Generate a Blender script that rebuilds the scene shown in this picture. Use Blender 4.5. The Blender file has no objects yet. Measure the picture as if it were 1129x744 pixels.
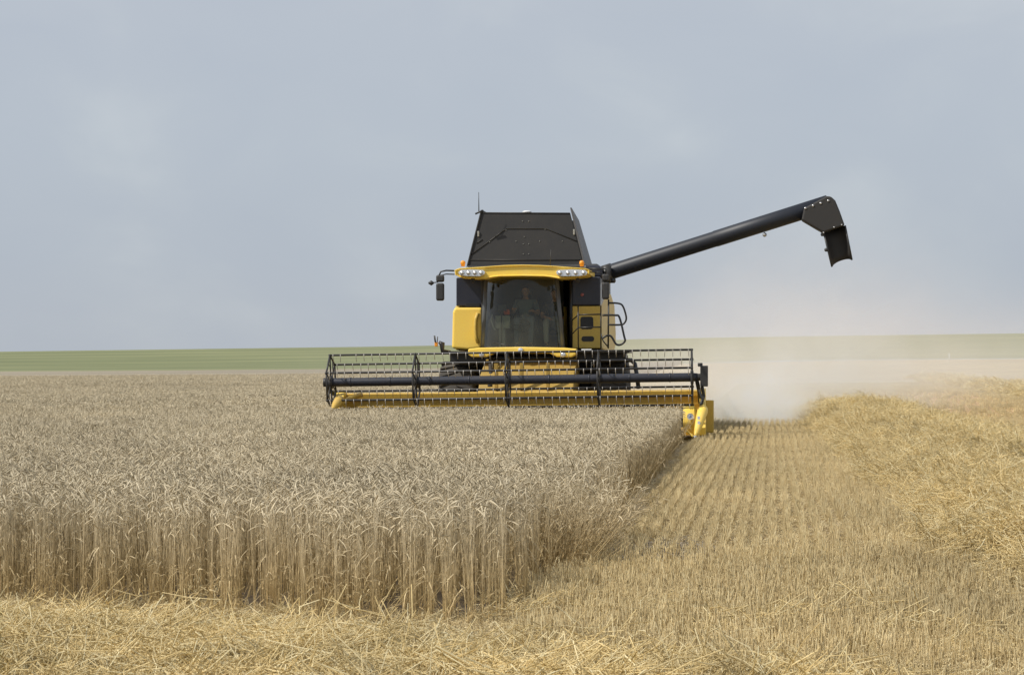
import bpy, bmesh, math, random
from mathutils import Vector, Matrix, noise
R = math.radians
rnd = random.Random(7)
sc = bpy.context.scene
COL = sc.collection
D = bpy.data

# ---------------------------------------------------------------- camera
F = 2400.0; PW, PH = 1129.0, 744.0; EYE = 1.5
cd = D.cameras.new('camera'); cam = D.objects.new('camera', cd); COL.objects.link(cam)
cd.sensor_width = 36; cd.lens = F / PW * 36; cd.clip_start = .1; cd.clip_end = 6000
pitch = math.atan((401 - PH / 2) / F)
CM = (Matrix.Translation((0, 0, EYE)) @ Matrix.Rotation(math.pi / 2 + pitch, 4, 'X') @ Matrix.Rotation(R(-.42), 4, 'Z'))
cam.matrix_world = CM
sc.camera = cam
cd.dof.use_dof = True; cd.dof.focus_distance = 38; cd.dof.aperture_fstop = 16

def ray(u, v):
    return (CM.to_3x3() @ Vector(((u - PW / 2) / F, (PH / 2 - v) / F, -1))).normalized()
def ground_at(u, v, z=0):
    d = ray(u, v); t = (z - EYE) / d.z
    return Vector((d.x * t, d.y * t, z))

# ---------------------------------------------------------------- render settings
sc.view_settings.view_transform = 'Standard'; sc.view_settings.look = 'None'
sc.view_settings.exposure = 0; sc.view_settings.gamma = 1
cy = sc.cycles
cy.max_bounces = 6; cy.diffuse_bounces = 2; cy.glossy_bounces = 3; cy.transmission_bounces = 4
cy.transparent_max_bounces = 16; cy.volume_bounces = 2
cy.volume_step_rate = 2.0; cy.volume_max_steps = 96
cy.use_denoising = True

# ---------------------------------------------------------------- materials
def newmat(name):
    m = D.materials.new(name); m.use_nodes = True
    nt = m.node_tree; b = nt.nodes['Principled BSDF']
    return m, nt, b
def N(nt, t, **kw):
    n = nt.nodes.new(t)
    for k, v in kw.items(): setattr(n, k, v)
    return n
def ramp(nt, fac, stops):
    r = N(nt, 'ShaderNodeValToRGB'); e = r.color_ramp.elements
    while len(e) < len(stops): e.new(.5)
    for i, (p, c) in enumerate(stops): e[i].position = p; e[i].color = (*c, 1)
    nt.links.new(fac, r.inputs[0]); return r.outputs[0]
def noise_tex(nt, scale, coord='Object', detail=4, rough=.6, sc3=None):
    tc = N(nt, 'ShaderNodeTexCoord'); n = N(nt, 'ShaderNodeTexNoise')
    n.inputs['Scale'].default_value = scale; n.inputs['Detail'].default_value = detail; n.inputs['Roughness'].default_value = rough
    o = tc.outputs[coord]
    if sc3:
        mp = N(nt, 'ShaderNodeMapping'); mp.inputs['Scale'].default_value = sc3
        nt.links.new(o, mp.inputs[0]); o = mp.outputs[0]
    nt.links.new(o, n.inputs['Vector']); return n.outputs['Fac']
def mixc(nt, fac, a, b, mode='MIX'):
    m = N(nt, 'ShaderNodeMix', data_type='RGBA', blend_type=mode)
    for s, v in ((m.inputs[0], fac), (m.inputs[6], a), (m.inputs[7], b)):
        if hasattr(v, 'is_output'): nt.links.new(v, s)
        else: s.default_value = v if isinstance(v, (int, float)) else (*v, 1)
    return m.outputs[2]

def mat_paint(name, col, rough=.4, dusty=.35, metal=0, dust=(.42, .35, .25), coat=0):
    m, nt, b = newmat(name)
    f = noise_tex(nt, 3.0, detail=6, rough=.7)
    f2 = noise_tex(nt, 40.0, detail=2)
    fr = ramp(nt, f, [(.35, (0, 0, 0)), (.75, (1, 1, 1))])
    g = N(nt, 'ShaderNodeNewGeometry'); sx = N(nt, 'ShaderNodeSeparateXYZ'); nt.links.new(g.outputs['Normal'], sx.inputs[0])
    up = N(nt, 'ShaderNodeMapRange'); up.inputs[1].default_value = -.2; up.inputs[2].default_value = 1; up.inputs[3].default_value = .35; up.inputs[4].default_value = 1.3
    nt.links.new(sx.outputs[2], up.inputs[0])
    mm = N(nt, 'ShaderNodeMath', operation='MULTIPLY'); nt.links.new(fr, mm.inputs[0]); nt.links.new(up.outputs[0], mm.inputs[1])
    ad = N(nt, 'ShaderNodeMath', operation='MULTIPLY_ADD'); nt.links.new(mm.outputs[0], ad.inputs[0]); ad.inputs[1].default_value = dusty; ad.inputs[2].default_value = dusty * .35
    ad.use_clamp = True
    c = mixc(nt, ad.outputs[0], col, dust)
    c = mixc(nt, .12, c, ramp(nt, f2, [(.3, (0, 0, 0)), (.7, (1, 1, 1))]), 'OVERLAY')
    nt.links.new(c, b.inputs['Base Color'])
    b.inputs['Metallic'].default_value = metal
    rr = N(nt, 'ShaderNodeMath', operation='MULTIPLY_ADD'); nt.links.new(ad.outputs[0], rr.inputs[0]); rr.inputs[1].default_value = .5; rr.inputs[2].default_value = rough; rr.use_clamp = True
    nt.links.new(rr.outputs[0], b.inputs['Roughness'])
    return m
def mat_simple(name, col, rough=.6, metal=0, var=.15, scale=8):
    m, nt, b = newmat(name)
    f = noise_tex(nt, scale)
    c = mixc(nt, f, tuple(x * (1 - var) for x in col), tuple(min(1, x * (1 + var)) for x in col))
    nt.links.new(c, b.inputs['Base Color']); b.inputs['Roughness'].default_value = rough; b.inputs['Metallic'].default_value = metal
    return m
def mat_plant(name, c0, c1, c2, field=.5, fscale=.35, trans=.25, low=None):
    """dry plant matter: one tone per instance + broad patches; a little light passes through"""
    m, nt, b = newmat(name)
    oi = N(nt, 'ShaderNodeObjectInfo')
    a = N(nt, 'ShaderNodeAttribute', attribute_name='tone')
    ad = N(nt, 'ShaderNodeMath', operation='ADD'); nt.links.new(oi.outputs['Random'], ad.inputs[0]); nt.links.new(a.outputs['Fac'], ad.inputs[1])
    fr = N(nt, 'ShaderNodeMath', operation='FRACT'); nt.links.new(ad.outputs[0], fr.inputs[0])
    col = ramp(nt, fr.outputs[0], [(0, c0), (.5, c1), (1, c2)])
    g = N(nt, 'ShaderNodeNewGeometry')
    n = N(nt, 'ShaderNodeTexNoise'); n.inputs['Scale'].default_value = fscale; n.inputs['Detail'].default_value = 3
    nt.links.new(g.outputs['Position'], n.inputs['Vector'])
    v = ramp(nt, n.outputs['Fac'], [(.3, (1 - field * .5,) * 3), (.7, (1 + field * .3,) * 3)])
    col = mixc(nt, 1.0, col, v, 'MULTIPLY')
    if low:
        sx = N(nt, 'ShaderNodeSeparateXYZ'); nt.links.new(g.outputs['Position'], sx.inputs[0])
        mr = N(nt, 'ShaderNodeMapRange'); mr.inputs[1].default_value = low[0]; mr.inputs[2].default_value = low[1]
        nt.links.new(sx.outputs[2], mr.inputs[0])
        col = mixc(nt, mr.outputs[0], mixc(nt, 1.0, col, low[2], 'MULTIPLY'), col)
    nt.links.new(col, b.inputs['Base Color']); b.inputs['Roughness'].default_value = .65
    b.inputs['Specular IOR Level'].default_value = .25
    tr = N(nt, 'ShaderNodeBsdfTranslucent'); nt.links.new(col, tr.inputs[0])
    mx = N(nt, 'ShaderNodeMixShader'); mx.inputs[0].default_value = trans
    nt.links.new(b.outputs[0], mx.inputs[1]); nt.links.new(tr.outputs[0], mx.inputs[2])
    nt.links.new(mx.outputs[0], nt.nodes['Material Output'].inputs[0])
    return m

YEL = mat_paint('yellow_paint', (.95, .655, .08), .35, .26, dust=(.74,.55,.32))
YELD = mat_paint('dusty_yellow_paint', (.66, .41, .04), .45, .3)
YELF = mat_paint('feeder_shade_paint', (.40, .25, .03), .5, .3, dust=(.3,.24,.15))  # darker than the other yellows: shade behind the reel put into the colour
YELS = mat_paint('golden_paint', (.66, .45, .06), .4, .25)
BLK = mat_paint('black_paint', (.010, .011, .013), .4, .03)
NAVY = mat_paint('dark_panel_paint', (.014, .017, .032), .3, .035)
GREY = mat_paint('dark_grey_steel', (.024, .025, .027), .45, .06)
AUGM = mat_paint('auger_paint', (.010, .014, .024), .5, .015)
SPOUT = mat_simple('rubber_spout', (.034, .032, .030), .7)
REEL = mat_paint('reel_steel', (.020, .020, .021), .45, .05)
REELT = mat_paint('reel_tube_paint', (.016, .020, .034), .42, .04)
TANK = mat_paint('tank_black', (.009, .009, .0095), .5, .03)
TINE = mat_simple('pale_tine', (.62, .58, .52), .4, .3)
STEEL = mat_simple('bright_steel', (.6, .6, .6), .3, .8)
PILL = mat_simple('pillar_grey', (.11, .115, .115), .35)
GREYL = mat_simple('grey_bracket', (.3, .3, .28), .5)
RUB = mat_paint('tyre_rubber', (.028, .027, .026), .8, .35, dust=(.22, .19, .15))
RIM = mat_paint('rim_paint', (.5, .45, .35), .5, .5)
WHITE = mat_simple('white_plastic', (.75, .75, .74), .4)
STICK = mat_simple('pale_sticker', (.62, .66, .72), .4)
STICKB = mat_simple('blue_sticker_mark', (.12, .25, .55), .4)
LENS = mat_simple('lamp_lens', (.78, .79, .8), .12, .55, .3, 60)
ORANGE = mat_simple('orange_lens', (.85, .33, .03), .25)
SEATM = mat_simple('seat_fabric', (.03, .03, .032), .9)
INT = mat_simple('cab_interior', (.06, .06, .058), .8)
CONS = mat_simple('pale_console', (.28, .31, .31), .6)
SKIN = mat_simple('skin', (.50, .27, .18), .5)
HAIR = mat_simple('hair', (.05, .03, .02), .8)
SHIRT = mat_simple('grey_blue_shirt', (.15, .20, .23), .9, var=.3, scale=20)
JEAN = mat_simple('blue_denim', (.10, .13, .18), .9, var=.3, scale=25)
TEE = mat_simple('dark_shirt', (.06, .05, .045), .9)
LTROU = mat_simple('light_trousers', (.30, .30, .28), .9)
SHOE = mat_simple('shoe_leather', (.03, .02, .015), .6)
EYEW = mat_simple('eye_white', (.6, .6, .58), .3)
CONC = mat_simple('white_post', (.7, .7, .68), .8)

def mat_glass():
    m, nt, b = newmat('tinted_glass'); nt.nodes.remove(b)
    t = N(nt, 'ShaderNodeBsdfTransparent'); t.inputs[0].default_value = (.66, .70, .60, 1)
    g = N(nt, 'ShaderNodeBsdfGlossy'); g.inputs['Roughness'].default_value = .04; g.inputs[0].default_value = (.8, .82, .85, 1)
    df = N(nt, 'ShaderNodeBsdfDiffuse'); df.inputs[0].default_value = (.26, .26, .19, 1)
    fr = N(nt, 'ShaderNodeFresnel'); fr.inputs[0].default_value = 1.45
    f = noise_tex(nt, 2.2, detail=5)
    dm = N(nt, 'ShaderNodeMath', operation='MULTIPLY'); nt.links.new(f, dm.inputs[0]); dm.inputs[1].default_value = .26
    m1 = N(nt, 'ShaderNodeMixShader'); nt.links.new(dm.outputs[0], m1.inputs[0]); nt.links.new(t.outputs[0], m1.inputs[1]); nt.links.new(df.outputs[0], m1.inputs[2])
    m2 = N(nt, 'ShaderNodeMixShader'); nt.links.new(fr.outputs[0], m2.inputs[0]); nt.links.new(m1.outputs[0], m2.inputs[1]); nt.links.new(g.outputs[0], m2.inputs[2])
    nt.links.new(m2.outputs[0], nt.nodes['Material Output'].inputs[0]); return m
GLASS = mat_glass()

# ---------------------------------------------------------------- mesh builder
class MB:
    def __init__(s): s.v = []; s.f = []; s.mi = []; s.sm = []; s.tone = None; s.tn = []
    def add(s, vs, fs, mi=0, smooth=False):
        o = len(s.v); s.v += [tuple(x) for x in vs]
        for f in fs: s.f.append(tuple(i + o for i in f)); s.mi.append(mi); s.sm.append(smooth)
        s.tn += [s.tone or 0.0] * len(vs)
        return s
    def box(s, a, b, mi=0):
        x0, y0, z0 = a; x1, y1, z1 = b
        vs = [(x0, y0, z0), (x1, y0, z0), (x1, y1, z0), (x0, y1, z0), (x0, y0, z1), (x1, y0, z1), (x1, y1, z1), (x0, y1, z1)]
        return s.add(vs, [(0, 3, 2, 1), (4, 5, 6, 7), (0, 1, 5, 4), (1, 2, 6, 5), (2, 3, 7, 6), (3, 0, 4, 7)], mi)
    def loft(s, rings, mi=0, smooth=False, caps=True, closed=True):
        n = len(rings[0]); vs = [p for r in rings for p in r]; fs = []
        for k in range(len(rings) - 1):
            for i in range(n if closed else n - 1):
                j = (i + 1) % n
                fs.append((k * n + i, k * n + j, (k + 1) * n + j, (k + 1) * n + i))
        if caps and closed:
            fs.append(tuple(range(n - 1, -1, -1))); fs.append(tuple((len(rings) - 1) * n + i for i in range(n)))
        return s.add(vs, fs, mi, smooth)
    def prism(s, poly, y0, y1, mi=0):
        """poly: (x,z) outline extruded from y0 to y1"""
        return s.loft([[(x, y0, z) for x, z in poly], [(x, y1, z) for x, z in poly]], mi)
    def tube(s, pts, r, n=8, mi=0, smooth=True, caps=True):
        pts = [Vector(p) for p in pts]; rs = r if isinstance(r, (list, tuple)) else [r] * len(pts)
        rings = []; up = None
        for i, p in enumerate(pts):
            t = (pts[min(i + 1, len(pts) - 1)] - pts[max(i - 1, 0)])
            t = t.normalized() if t.length > 1e-9 else Vector((0, 0, 1))
            if up is None:
                up = Vector((0, 0, 1)) if abs(t.z) < .9 else Vector((1, 0, 0))
            a = t.cross(up); a.normalize(); b = a.cross(t); up = b
            rings.append([p + (a * math.cos(2 * math.pi * k / n) + b * math.sin(2 * math.pi * k / n)) * rs[i] for k in range(n)])
        return s.loft(rings, mi, smooth, caps)
    def lathe_x(s, cx, cy_, cz, prof, n=32, mi=0, smooth=True):
        """prof: (x offset, radius) round an axis along x"""
        rings = [[(cx + dx, cy_ + r * math.cos(2 * math.pi * k / n), cz + r * math.sin(2 * math.pi * k / n)) for k in range(n)] for dx, r in prof]
        return s.loft(rings, mi, smooth)
    def ball(s, c, r, mi=0, n=10, sc3=(1, 1, 1)):
        rings = []
        for i in range(1, n // 2 + 1):
            a = math.pi * i / (n // 2 + 1)
            rings.append([(c[0] + sc3[0] * r * math.sin(a) * math.cos(2 * math.pi * k / n), c[1] + sc3[1] * r * math.sin(a) * math.sin(2 * math.pi * k / n), c[2] + sc3[2] * r * math.cos(a)) for k in range(n)])
        return s.loft(rings, mi, True)
    def mesh(s, name, mats):
        me = D.meshes.new(name); me.from_pydata(s.v, [], s.f)
        for m in (mats if isinstance(mats, (list, tuple)) else [mats]): me.materials.append(m)
        me.polygons.foreach_set('material_index', s.mi); me.polygons.foreach_set('use_smooth', s.sm)
        if any(s.tn):
            a = me.attributes.new('tone', 'FLOAT', 'POINT'); a.data.foreach_set('value', s.tn)
        me.update(); return me
    def build(s, name, mats, parent=None, bevel=0, seg=2, recalc=False):
        me = s.mesh(name, mats); o = D.objects.new(name, me); COL.objects.link(o)
        if parent or recalc:
            bm = bmesh.new(); bm.from_mesh(me); bmesh.ops.recalc_face_normals(bm, faces=bm.faces); bm.to_mesh(me); bm.free()
        if parent: o.parent = parent
        if bevel:
            b = o.modifiers.new('bevel', 'BEVEL'); b.width = bevel; b.segments = seg; b.limit_method = 'ANGLE'; b.angle_limit = R(35)
            b.harden_normals = False
        return o
def tag(o, label=None, cat=None, group=None, kind=None):
    if label: o['label'] = label
    if cat: o['category'] = cat
    if group: o['group'] = group
    if kind: o['kind'] = kind
    return o
def empty(name, loc=(0, 0, 0), rz=0):
    o = D.objects.new(name, None); COL.objects.link(o); o.location = loc; o.rotation_euler = (0, 0, rz); return o

# ---------------------------------------------------------------- world and sun
SUN_EL, SUN_AZ = R(47), R(-112)      # azimuth from +Y, clockwise seen from above: from the left, a little from the camera side
sd = Vector((math.sin(SUN_AZ) * math.cos(SUN_EL), math.cos(SUN_AZ) * math.cos(SUN_EL), math.sin(SUN_EL)))
sl = D.lights.new('sun', 'SUN'); so = D.objects.new('sun', sl); COL.objects.link(so)
sl.energy = 4.0; sl.angle = R(1.2); sl.color = (1, .95, .87)
so.rotation_euler = sd.to_track_quat('Z', 'Y').to_euler(); so.location = (-30, -10, 40)
w = D.worlds.new('World'); sc.world = w; w.use_nodes = True
nt = w.node_tree; bg = nt.nodes['Background']
sky = N(nt, 'ShaderNodeTexSky', sky_type='NISHITA'); sky.sun_disc = False; sky.sun_elevation = SUN_EL; sky.sun_rotation = SUN_AZ
sky.dust_density = 3; sky.air_density = 1.2
tc = N(nt, 'ShaderNodeTexCoord')
mp = N(nt, 'ShaderNodeMapping'); mp.inputs['Scale'].default_value = (8, 8, 13); nt.links.new(tc.outputs['Generated'], mp.inputs[0])
n1 = N(nt, 'ShaderNodeTexNoise'); n1.inputs['Scale'].default_value = 1.3; n1.inputs['Detail'].default_value = 6; n1.inputs['Roughness'].default_value = .5; n1.inputs['Distortion'].default_value = .4
nt.links.new(mp.outputs[0], n1.inputs['Vector'])
sx = N(nt, 'ShaderNodeSeparateXYZ'); nt.links.new(tc.outputs['Generated'], sx.inputs[0])
# overcast sheet: tone by height over the horizon, brighter wisps
base = ramp(nt, sx.outputs[2], [(0, (4.75, 5.15, 5.7)), (.05, (4.6, 5.12, 5.85)), (.10, (4.75, 5.27, 6.0)), (.17, (4.9, 5.35, 6.05)), (1, (4.9, 5.3, 6.0))])
wis = ramp(nt, n1.outputs['Fac'], [(.30, (.97, .975, .985)), (.5, (1, 1, 1)), (.6, (1.035, 1.03, 1.015)), (.72, (1.10, 1.085, 1.05))])
cl = mixc(nt, 1.0, base, wis, 'MULTIPLY')
fin = mixc(nt, .9, sky.outputs[0], cl)
nt.links.new(fin, bg.inputs[0]); bg.inputs[1].default_value = .104

# ---------------------------------------------------------------- terrain
def sstep(a, b, x):
    t = max(0, min(1, (x - a) / (b - a))); return t * t * (3 - 2 * t)
def tz(x, y):
    z = sstep(60, 400, y) * (.15 + 1.55 * sstep(-20, 60, x))
    if y > 400:
        k = sstep(400, 760, y); xs = x / y
        z += k * (7.3 + 4.5 * (xs + .1))
    if y > 760: z -= (y - 760) * .012
    return z
SLOPE = 286 / F            # drilling rows on the cut side
ESL = .107              # standing crop edge
def grid_sheet(name, ys, xf, mat, zoff=0, zf=tz, disp=0, skirt=False):
    b = MB(); rows = []
    for y in ys:
        rows.append([(x, y, zf(x, y) + zoff + (rnd.uniform(-disp, disp) if disp else 0)) for x in xf(y)])
        if skirt: rows[-1][-1] = (rows[-1][-1][0], y, tz(rows[-1][-1][0], y) - .02)
    b.loft(rows, closed=False, smooth=True)
    return b.build(name, mat)

m_ground, nt, b = newmat('field_soil')
f1 = noise_tex(nt, 1.2, detail=8, rough=.75); f2 = noise_tex(nt, .05, detail=3); f3 = noise_tex(nt, 25, detail=4, rough=.8)
c = ramp(nt, f1, [(.25, (.38, .30, .18)), (.5, (.56, .46, .29)), (.75, (.68, .57, .37))])
c = mixc(nt, ramp(nt, f3, [(.35, (0, 0, 0)), (.7, (1, 1, 1))]), mixc(nt, 1.0, c, (.62, .58, .52), 'MULTIPLY'), c)
c = mixc(nt, 1.0, c, ramp(nt, f2, [(.35, (.85, .8, .75)), (.65, (1.1, 1.08, 1.0))]), 'MULTIPLY')
nt.links.new(c, b.inputs['Base Color']); b.inputs['Roughness'].default_value = .95
bp = N(nt, 'ShaderNodeBump'); bp.inputs['Distance'].default_value = .04; bp.inputs['Strength'].default_value = .8
nt.links.new(f3, bp.inputs['Height']); nt.links.new(bp.outputs[0], b.inputs['Normal'])

def geo(a, b_, k): return [a * (b_ / a) ** (i / k) for i in range(k + 1)]
YS = [-60, -10, 0, 4] + geo(8, 412, 60)
xsg = [-1, -.6, -.4, -.3, -.24, -.18, -.12, -.06, 0, .06, .12, .18, .24, .3, .4, .6, 1]
g = grid_sheet('ground', YS, lambda y: [k * max(300, y * 2.6) if abs(k) > .5 else k * max(60, y) * 1.3 for k in xsg], m_ground)
tag(g, kind='structure')

m_hill, nt, b = newmat('green_meadow')
f1 = noise_tex(nt, 1, detail=3, sc3=(.004, .05, .3)); f2 = noise_tex(nt, .08, detail=6, sc3=(.3, 1, 1)); f3 = noise_tex(nt, .012, detail=2)
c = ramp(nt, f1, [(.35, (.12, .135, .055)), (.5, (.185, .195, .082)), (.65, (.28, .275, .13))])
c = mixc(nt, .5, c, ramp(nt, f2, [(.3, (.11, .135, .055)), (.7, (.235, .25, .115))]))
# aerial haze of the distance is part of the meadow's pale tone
nt.links.new(c, b.inputs['Base Color']); b.inputs['Roughness'].default_value = .95
hl = grid_sheet('hill', [402 + 12 * i for i in range(60)], lambda y: [k * y * 1.4 for k in [i / 24 for i in range(-24, 25)]], m_hill, .12)
tag(hl, kind='structure')

# ---------------------------------------------------------------- scatter with geometry nodes
SRC = []
def src(name, mb, mat):
    o = D.objects.new(name, mb.mesh(name, mat)); SRC.append(o); return o
def scatter(name, sources, pts):
    """pts: (pos, rot euler, scale, variant)"""
    me = D.meshes.new(name); me.from_pydata([p[0] for p in pts], [], [])
    a = me.attributes.new('rot', 'FLOAT_VECTOR', 'POINT'); a.data.foreach_set('vector', [c for p in pts for c in p[1]])
    a = me.attributes.new('scl', 'FLOAT', 'POINT'); a.data.foreach_set('value', [p[2] for p in pts])
    a = me.attributes.new('var', 'INT', 'POINT'); a.data.foreach_set('value', [p[3] for p in pts])
    for s_ in sources[:1]: me.materials.append(s_.data.materials[0])
    o = D.objects.new(name, me); COL.objects.link(o)
    ng = D.node_groups.new(name + '_nodes', 'GeometryNodeTree')
    ng.interface.new_socket('Geometry', in_out='INPUT', socket_type='NodeSocketGeometry')
    ng.interface.new_socket('Geometry', in_out='OUTPUT', socket_type='NodeSocketGeometry')
    gi = ng.nodes.new('NodeGroupInput'); go = ng.nodes.new('NodeGroupOutput'); jn = ng.nodes.new('GeometryNodeJoinGeometry')
    def attr(nm, dt):
        n = ng.nodes.new('GeometryNodeInputNamedAttribute'); n.data_type = dt; n.inputs['Name'].default_value = nm
        return n.outputs[0]
    rot, scl, var = attr('rot', 'FLOAT_VECTOR'), attr('scl', 'FLOAT'), attr('var', 'INT')
    for k, s_ in enumerate(sources):
        oi = ng.nodes.new('GeometryNodeObjectInfo'); oi.inputs['Object'].default_value = s_
        oi.inputs['As Instance'].default_value = True
        cp = ng.nodes.new('FunctionNodeCompare'); cp.data_type = 'INT'; cp.operation = 'EQUAL'
        ng.links.new(var, cp.inputs[2]); cp.inputs[3].default_value = k
        ip = ng.nodes.new('GeometryNodeInstanceOnPoints')
        ng.links.new(gi.outputs[0], ip.inputs['Points']); ng.links.new(cp.outputs[0], ip.inputs['Selection'])
        ng.links.new(oi.outputs['Geometry'], ip.inputs['Instance']); ng.links.new(rot, ip.inputs['Rotation']); ng.links.new(scl, ip.inputs['Scale'])
        ng.links.new(ip.outputs[0], jn.inputs[0])
    ng.links.new(jn.outputs[0], go.inputs[0])
    md = o.modifiers.new('scatter', 'NODES'); md.node_group = ng
    return o

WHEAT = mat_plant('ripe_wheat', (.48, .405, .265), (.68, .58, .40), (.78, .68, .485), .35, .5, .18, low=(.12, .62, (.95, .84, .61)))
STUB = mat_plant('stubble_straw', (.64, .50, .27), (.82, .665, .37), (.92, .79, .49), .4, .5, .2)
STRAW = mat_plant('threshed_straw', (.70, .535, .24), (.91, .725, .37), (.97, .86, .55), .5, 1.6, .25)
CHAFF = mat_plant('grey_chaff', (.26, .21, .14), (.40, .34, .25), (.54, .46, .34), .3, 1, .1)

def stalk(b, x, y, h, r_, lean=.06, stem_n=3, seg=5, ear=True, z0=0, leaf=1, fat=1.0):
    a = r_.uniform(0, 6.283); ln = r_.gauss(0, lean); dx, dy = math.cos(a), math.sin(a)
    b.tone = r_.random()
    pts = []; rs = []
    for i in range(seg + 1):
        t = i / seg; zz = z0 + (h - z0) * t
        k = ln * t * t * h
        pts.append((x + dx * k, y + dy * k, zz)); rs.append(.0026 * fat * (1 - .4 * t))
    b.tube(pts, rs, stem_n, caps=False, smooth=True)
    if ear:
        p = Vector(pts[-1]); bend = r_.choice([r_.uniform(.3, 1.3), r_.uniform(1.6, 2.8), r_.uniform(2.0, 2.9), r_.uniform(2.0, 2.9)]); L = r_.uniform(.05, .074)
        ang = .1; q = [p]; rr = [.0018 * fat]
        # neck bows over, ear hangs from it
        for i in range(3):
            ang += bend * .27
            p = p + Vector((dx * math.sin(ang), dy * math.sin(ang), math.cos(ang))) * .016; q.append(p); rr.append(.002 * fat)
        for i in range(6):
            ang += bend * .035
            p = p + Vector((dx * math.sin(ang), dy * math.sin(ang), math.cos(ang))) * L / 6; q.append(p)
            rr.append(fat * [.0038, .0047, .0040, .0045, .0034, .0013][i])
        b.tube(q, rr, 4 if fat < 1.3 else 3, caps=False, smooth=True)
    for _ in range(leaf):
        if r_.random() < .5:
            a2 = r_.uniform(0, 6.283); z = r_.uniform(.12, .85) * h; l = r_.uniform(.08, .2); wd = r_.uniform(.003, .006)
            if z < z0: continue
            c, s_ = math.cos(a2), math.sin(a2); vs = []
            for i in range(4):
                t = i / 3; d = l * t; zz = z + .5 * l * t - 1.2 * l * t * t
                ww = wd * (1 - t * .8)
                vs += [(x + c * d - s_ * ww, y + s_ * d + c * ww, zz), (x + c * d + s_ * ww, y + s_ * d - c * ww, zz)]
            b.add(vs, [(0, 1, 3, 2), (2, 3, 5, 4), (4, 5, 7, 6)])

def mk_variants(name, n, fn, mat):
    out = []
    for i in range(n):
        b = MB(); fn(b, random.Random(100 * n + i * 7 + len(name))); out.append(src(name, b, mat))
    return out
near_v = mk_variants('wheat_stalk', 20, lambda b, r_: [stalk(b, r_.gauss(0, .008), r_.gauss(0, .008), r_.gauss(.63, .024) - (r_.uniform(.05, .2) if r_.random() < .2 else 0), r_, .05) for _ in range(2)], WHEAT)
mid_v = mk_variants('wheat_clump', 10, lambda b, r_: [stalk(b, r_.gauss(0, .05), r_.gauss(0, .05), r_.gauss(.565, .025), r_, .05, 3, 3, fat=1.08) for _ in range(13)], WHEAT)
far_v = mk_variants('wheat_patch', 6, lambda b, r_: [stalk(b, r_.uniform(-.45, .45), r_.uniform(-.45, .45), r_.gauss(.60, .035), r_, .08, 3, 2, z0=.32, leaf=0, fat=1.7) for _ in range(170)], WHEAT)

# header frame of reference
HROT = -math.atan((800 - PW / 2) / F)
HC = ground_at(575, 487); HC.z = 0
HM = Matrix.Translation(HC) @ Matrix.Rotation(HROT, 4, 'Z') @ Matrix.Rotation(R(-.25), 4, 'Y')
HI = HM.inverted()
def L(u, v, y):
    """point of the machine's own frame, y metres behind the cutter bar"""
    o = HI @ CM.translation; d = HI.to_3x3() @ ray(u, v); t = (y - o.y) / d.y
    p = o + d * t; return Vector((p.x, y, p.z))
XL = L(366, 450, 0).x; XR = L(750, 470, 0).x

FRONT = [(-30, 19.2), (-12, 17.2), (-6, 15.1), (-3.4, 13.85), (-1.5, 12.9), (-.25, 12.3), (-.08, 12.4), (.0, 13.4), (.14, 14.5), (.47, 16.0)]
def yfront(x):
    for (x0, y0), (x1, y1) in zip(FRONT, FRONT[1:]):
        if x0 <= x <= x1: return y0 + (y1 - y0) * (x - x0) / (x1 - x0)
    return 16.0 + (x - .47) / ESL if x > .47 else 19.5
def in_crop(x, y, m=0.0):
    e = .05 * noise.noise(Vector((x * 1.3, y * 1.3, 0))) * 2
    if y < yfront(x) + e: return False
    if x > .47 + (y - 16.0) * ESL + e: return False
    l = HI @ Vector((x, y, 0))
    if l.y > -.15 and l.x > XL + e - .1: return False
    return True
def hscale(x, y):
    return 1 + .07 * noise.noise(Vector((x * .35, y * .35, 3))) + .05 * noise.noise(Vector((x * 1.7, y * 1.7, 9)))

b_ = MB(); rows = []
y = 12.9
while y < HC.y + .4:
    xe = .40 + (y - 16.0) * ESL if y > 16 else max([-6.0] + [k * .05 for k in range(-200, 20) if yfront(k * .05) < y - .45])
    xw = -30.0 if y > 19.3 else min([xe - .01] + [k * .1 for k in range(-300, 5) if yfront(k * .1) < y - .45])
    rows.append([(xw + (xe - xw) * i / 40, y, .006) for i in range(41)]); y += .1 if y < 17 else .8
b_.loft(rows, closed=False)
us = b_.build('painted_soil_shade', mat_simple('painted_soil_shade', (.12, .088, .05), .95, var=.5, scale=15)); tag(us, kind='structure')  # dark soil sheet under the crop, shade between stalks put into its colour
pts = []
RS = .145; rdx, rdy = ESL, 1.0
def row_pts(y0, y1, step, xlo, xhi, jx, keep=1.0):
    y = y0
    while y < y1:
        k0 = int((xlo(y) - ESL * y) / RS) - 1; k1 = int((xhi(y) - ESL * y) / RS) + 1
        for k in range(k0, k1):
            if keep < 1 and rnd.random() > keep: continue
            yy = y + rnd.uniform(-.5, .5) * step; x = k * RS + ESL * yy + rnd.gauss(0, jx)
            if xlo(yy) < x < xhi(yy) and in_crop(x, yy): yield x, yy
        y += step
edge = lambda y: .6 + (y - 16.0) * ESL + .1
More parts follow.
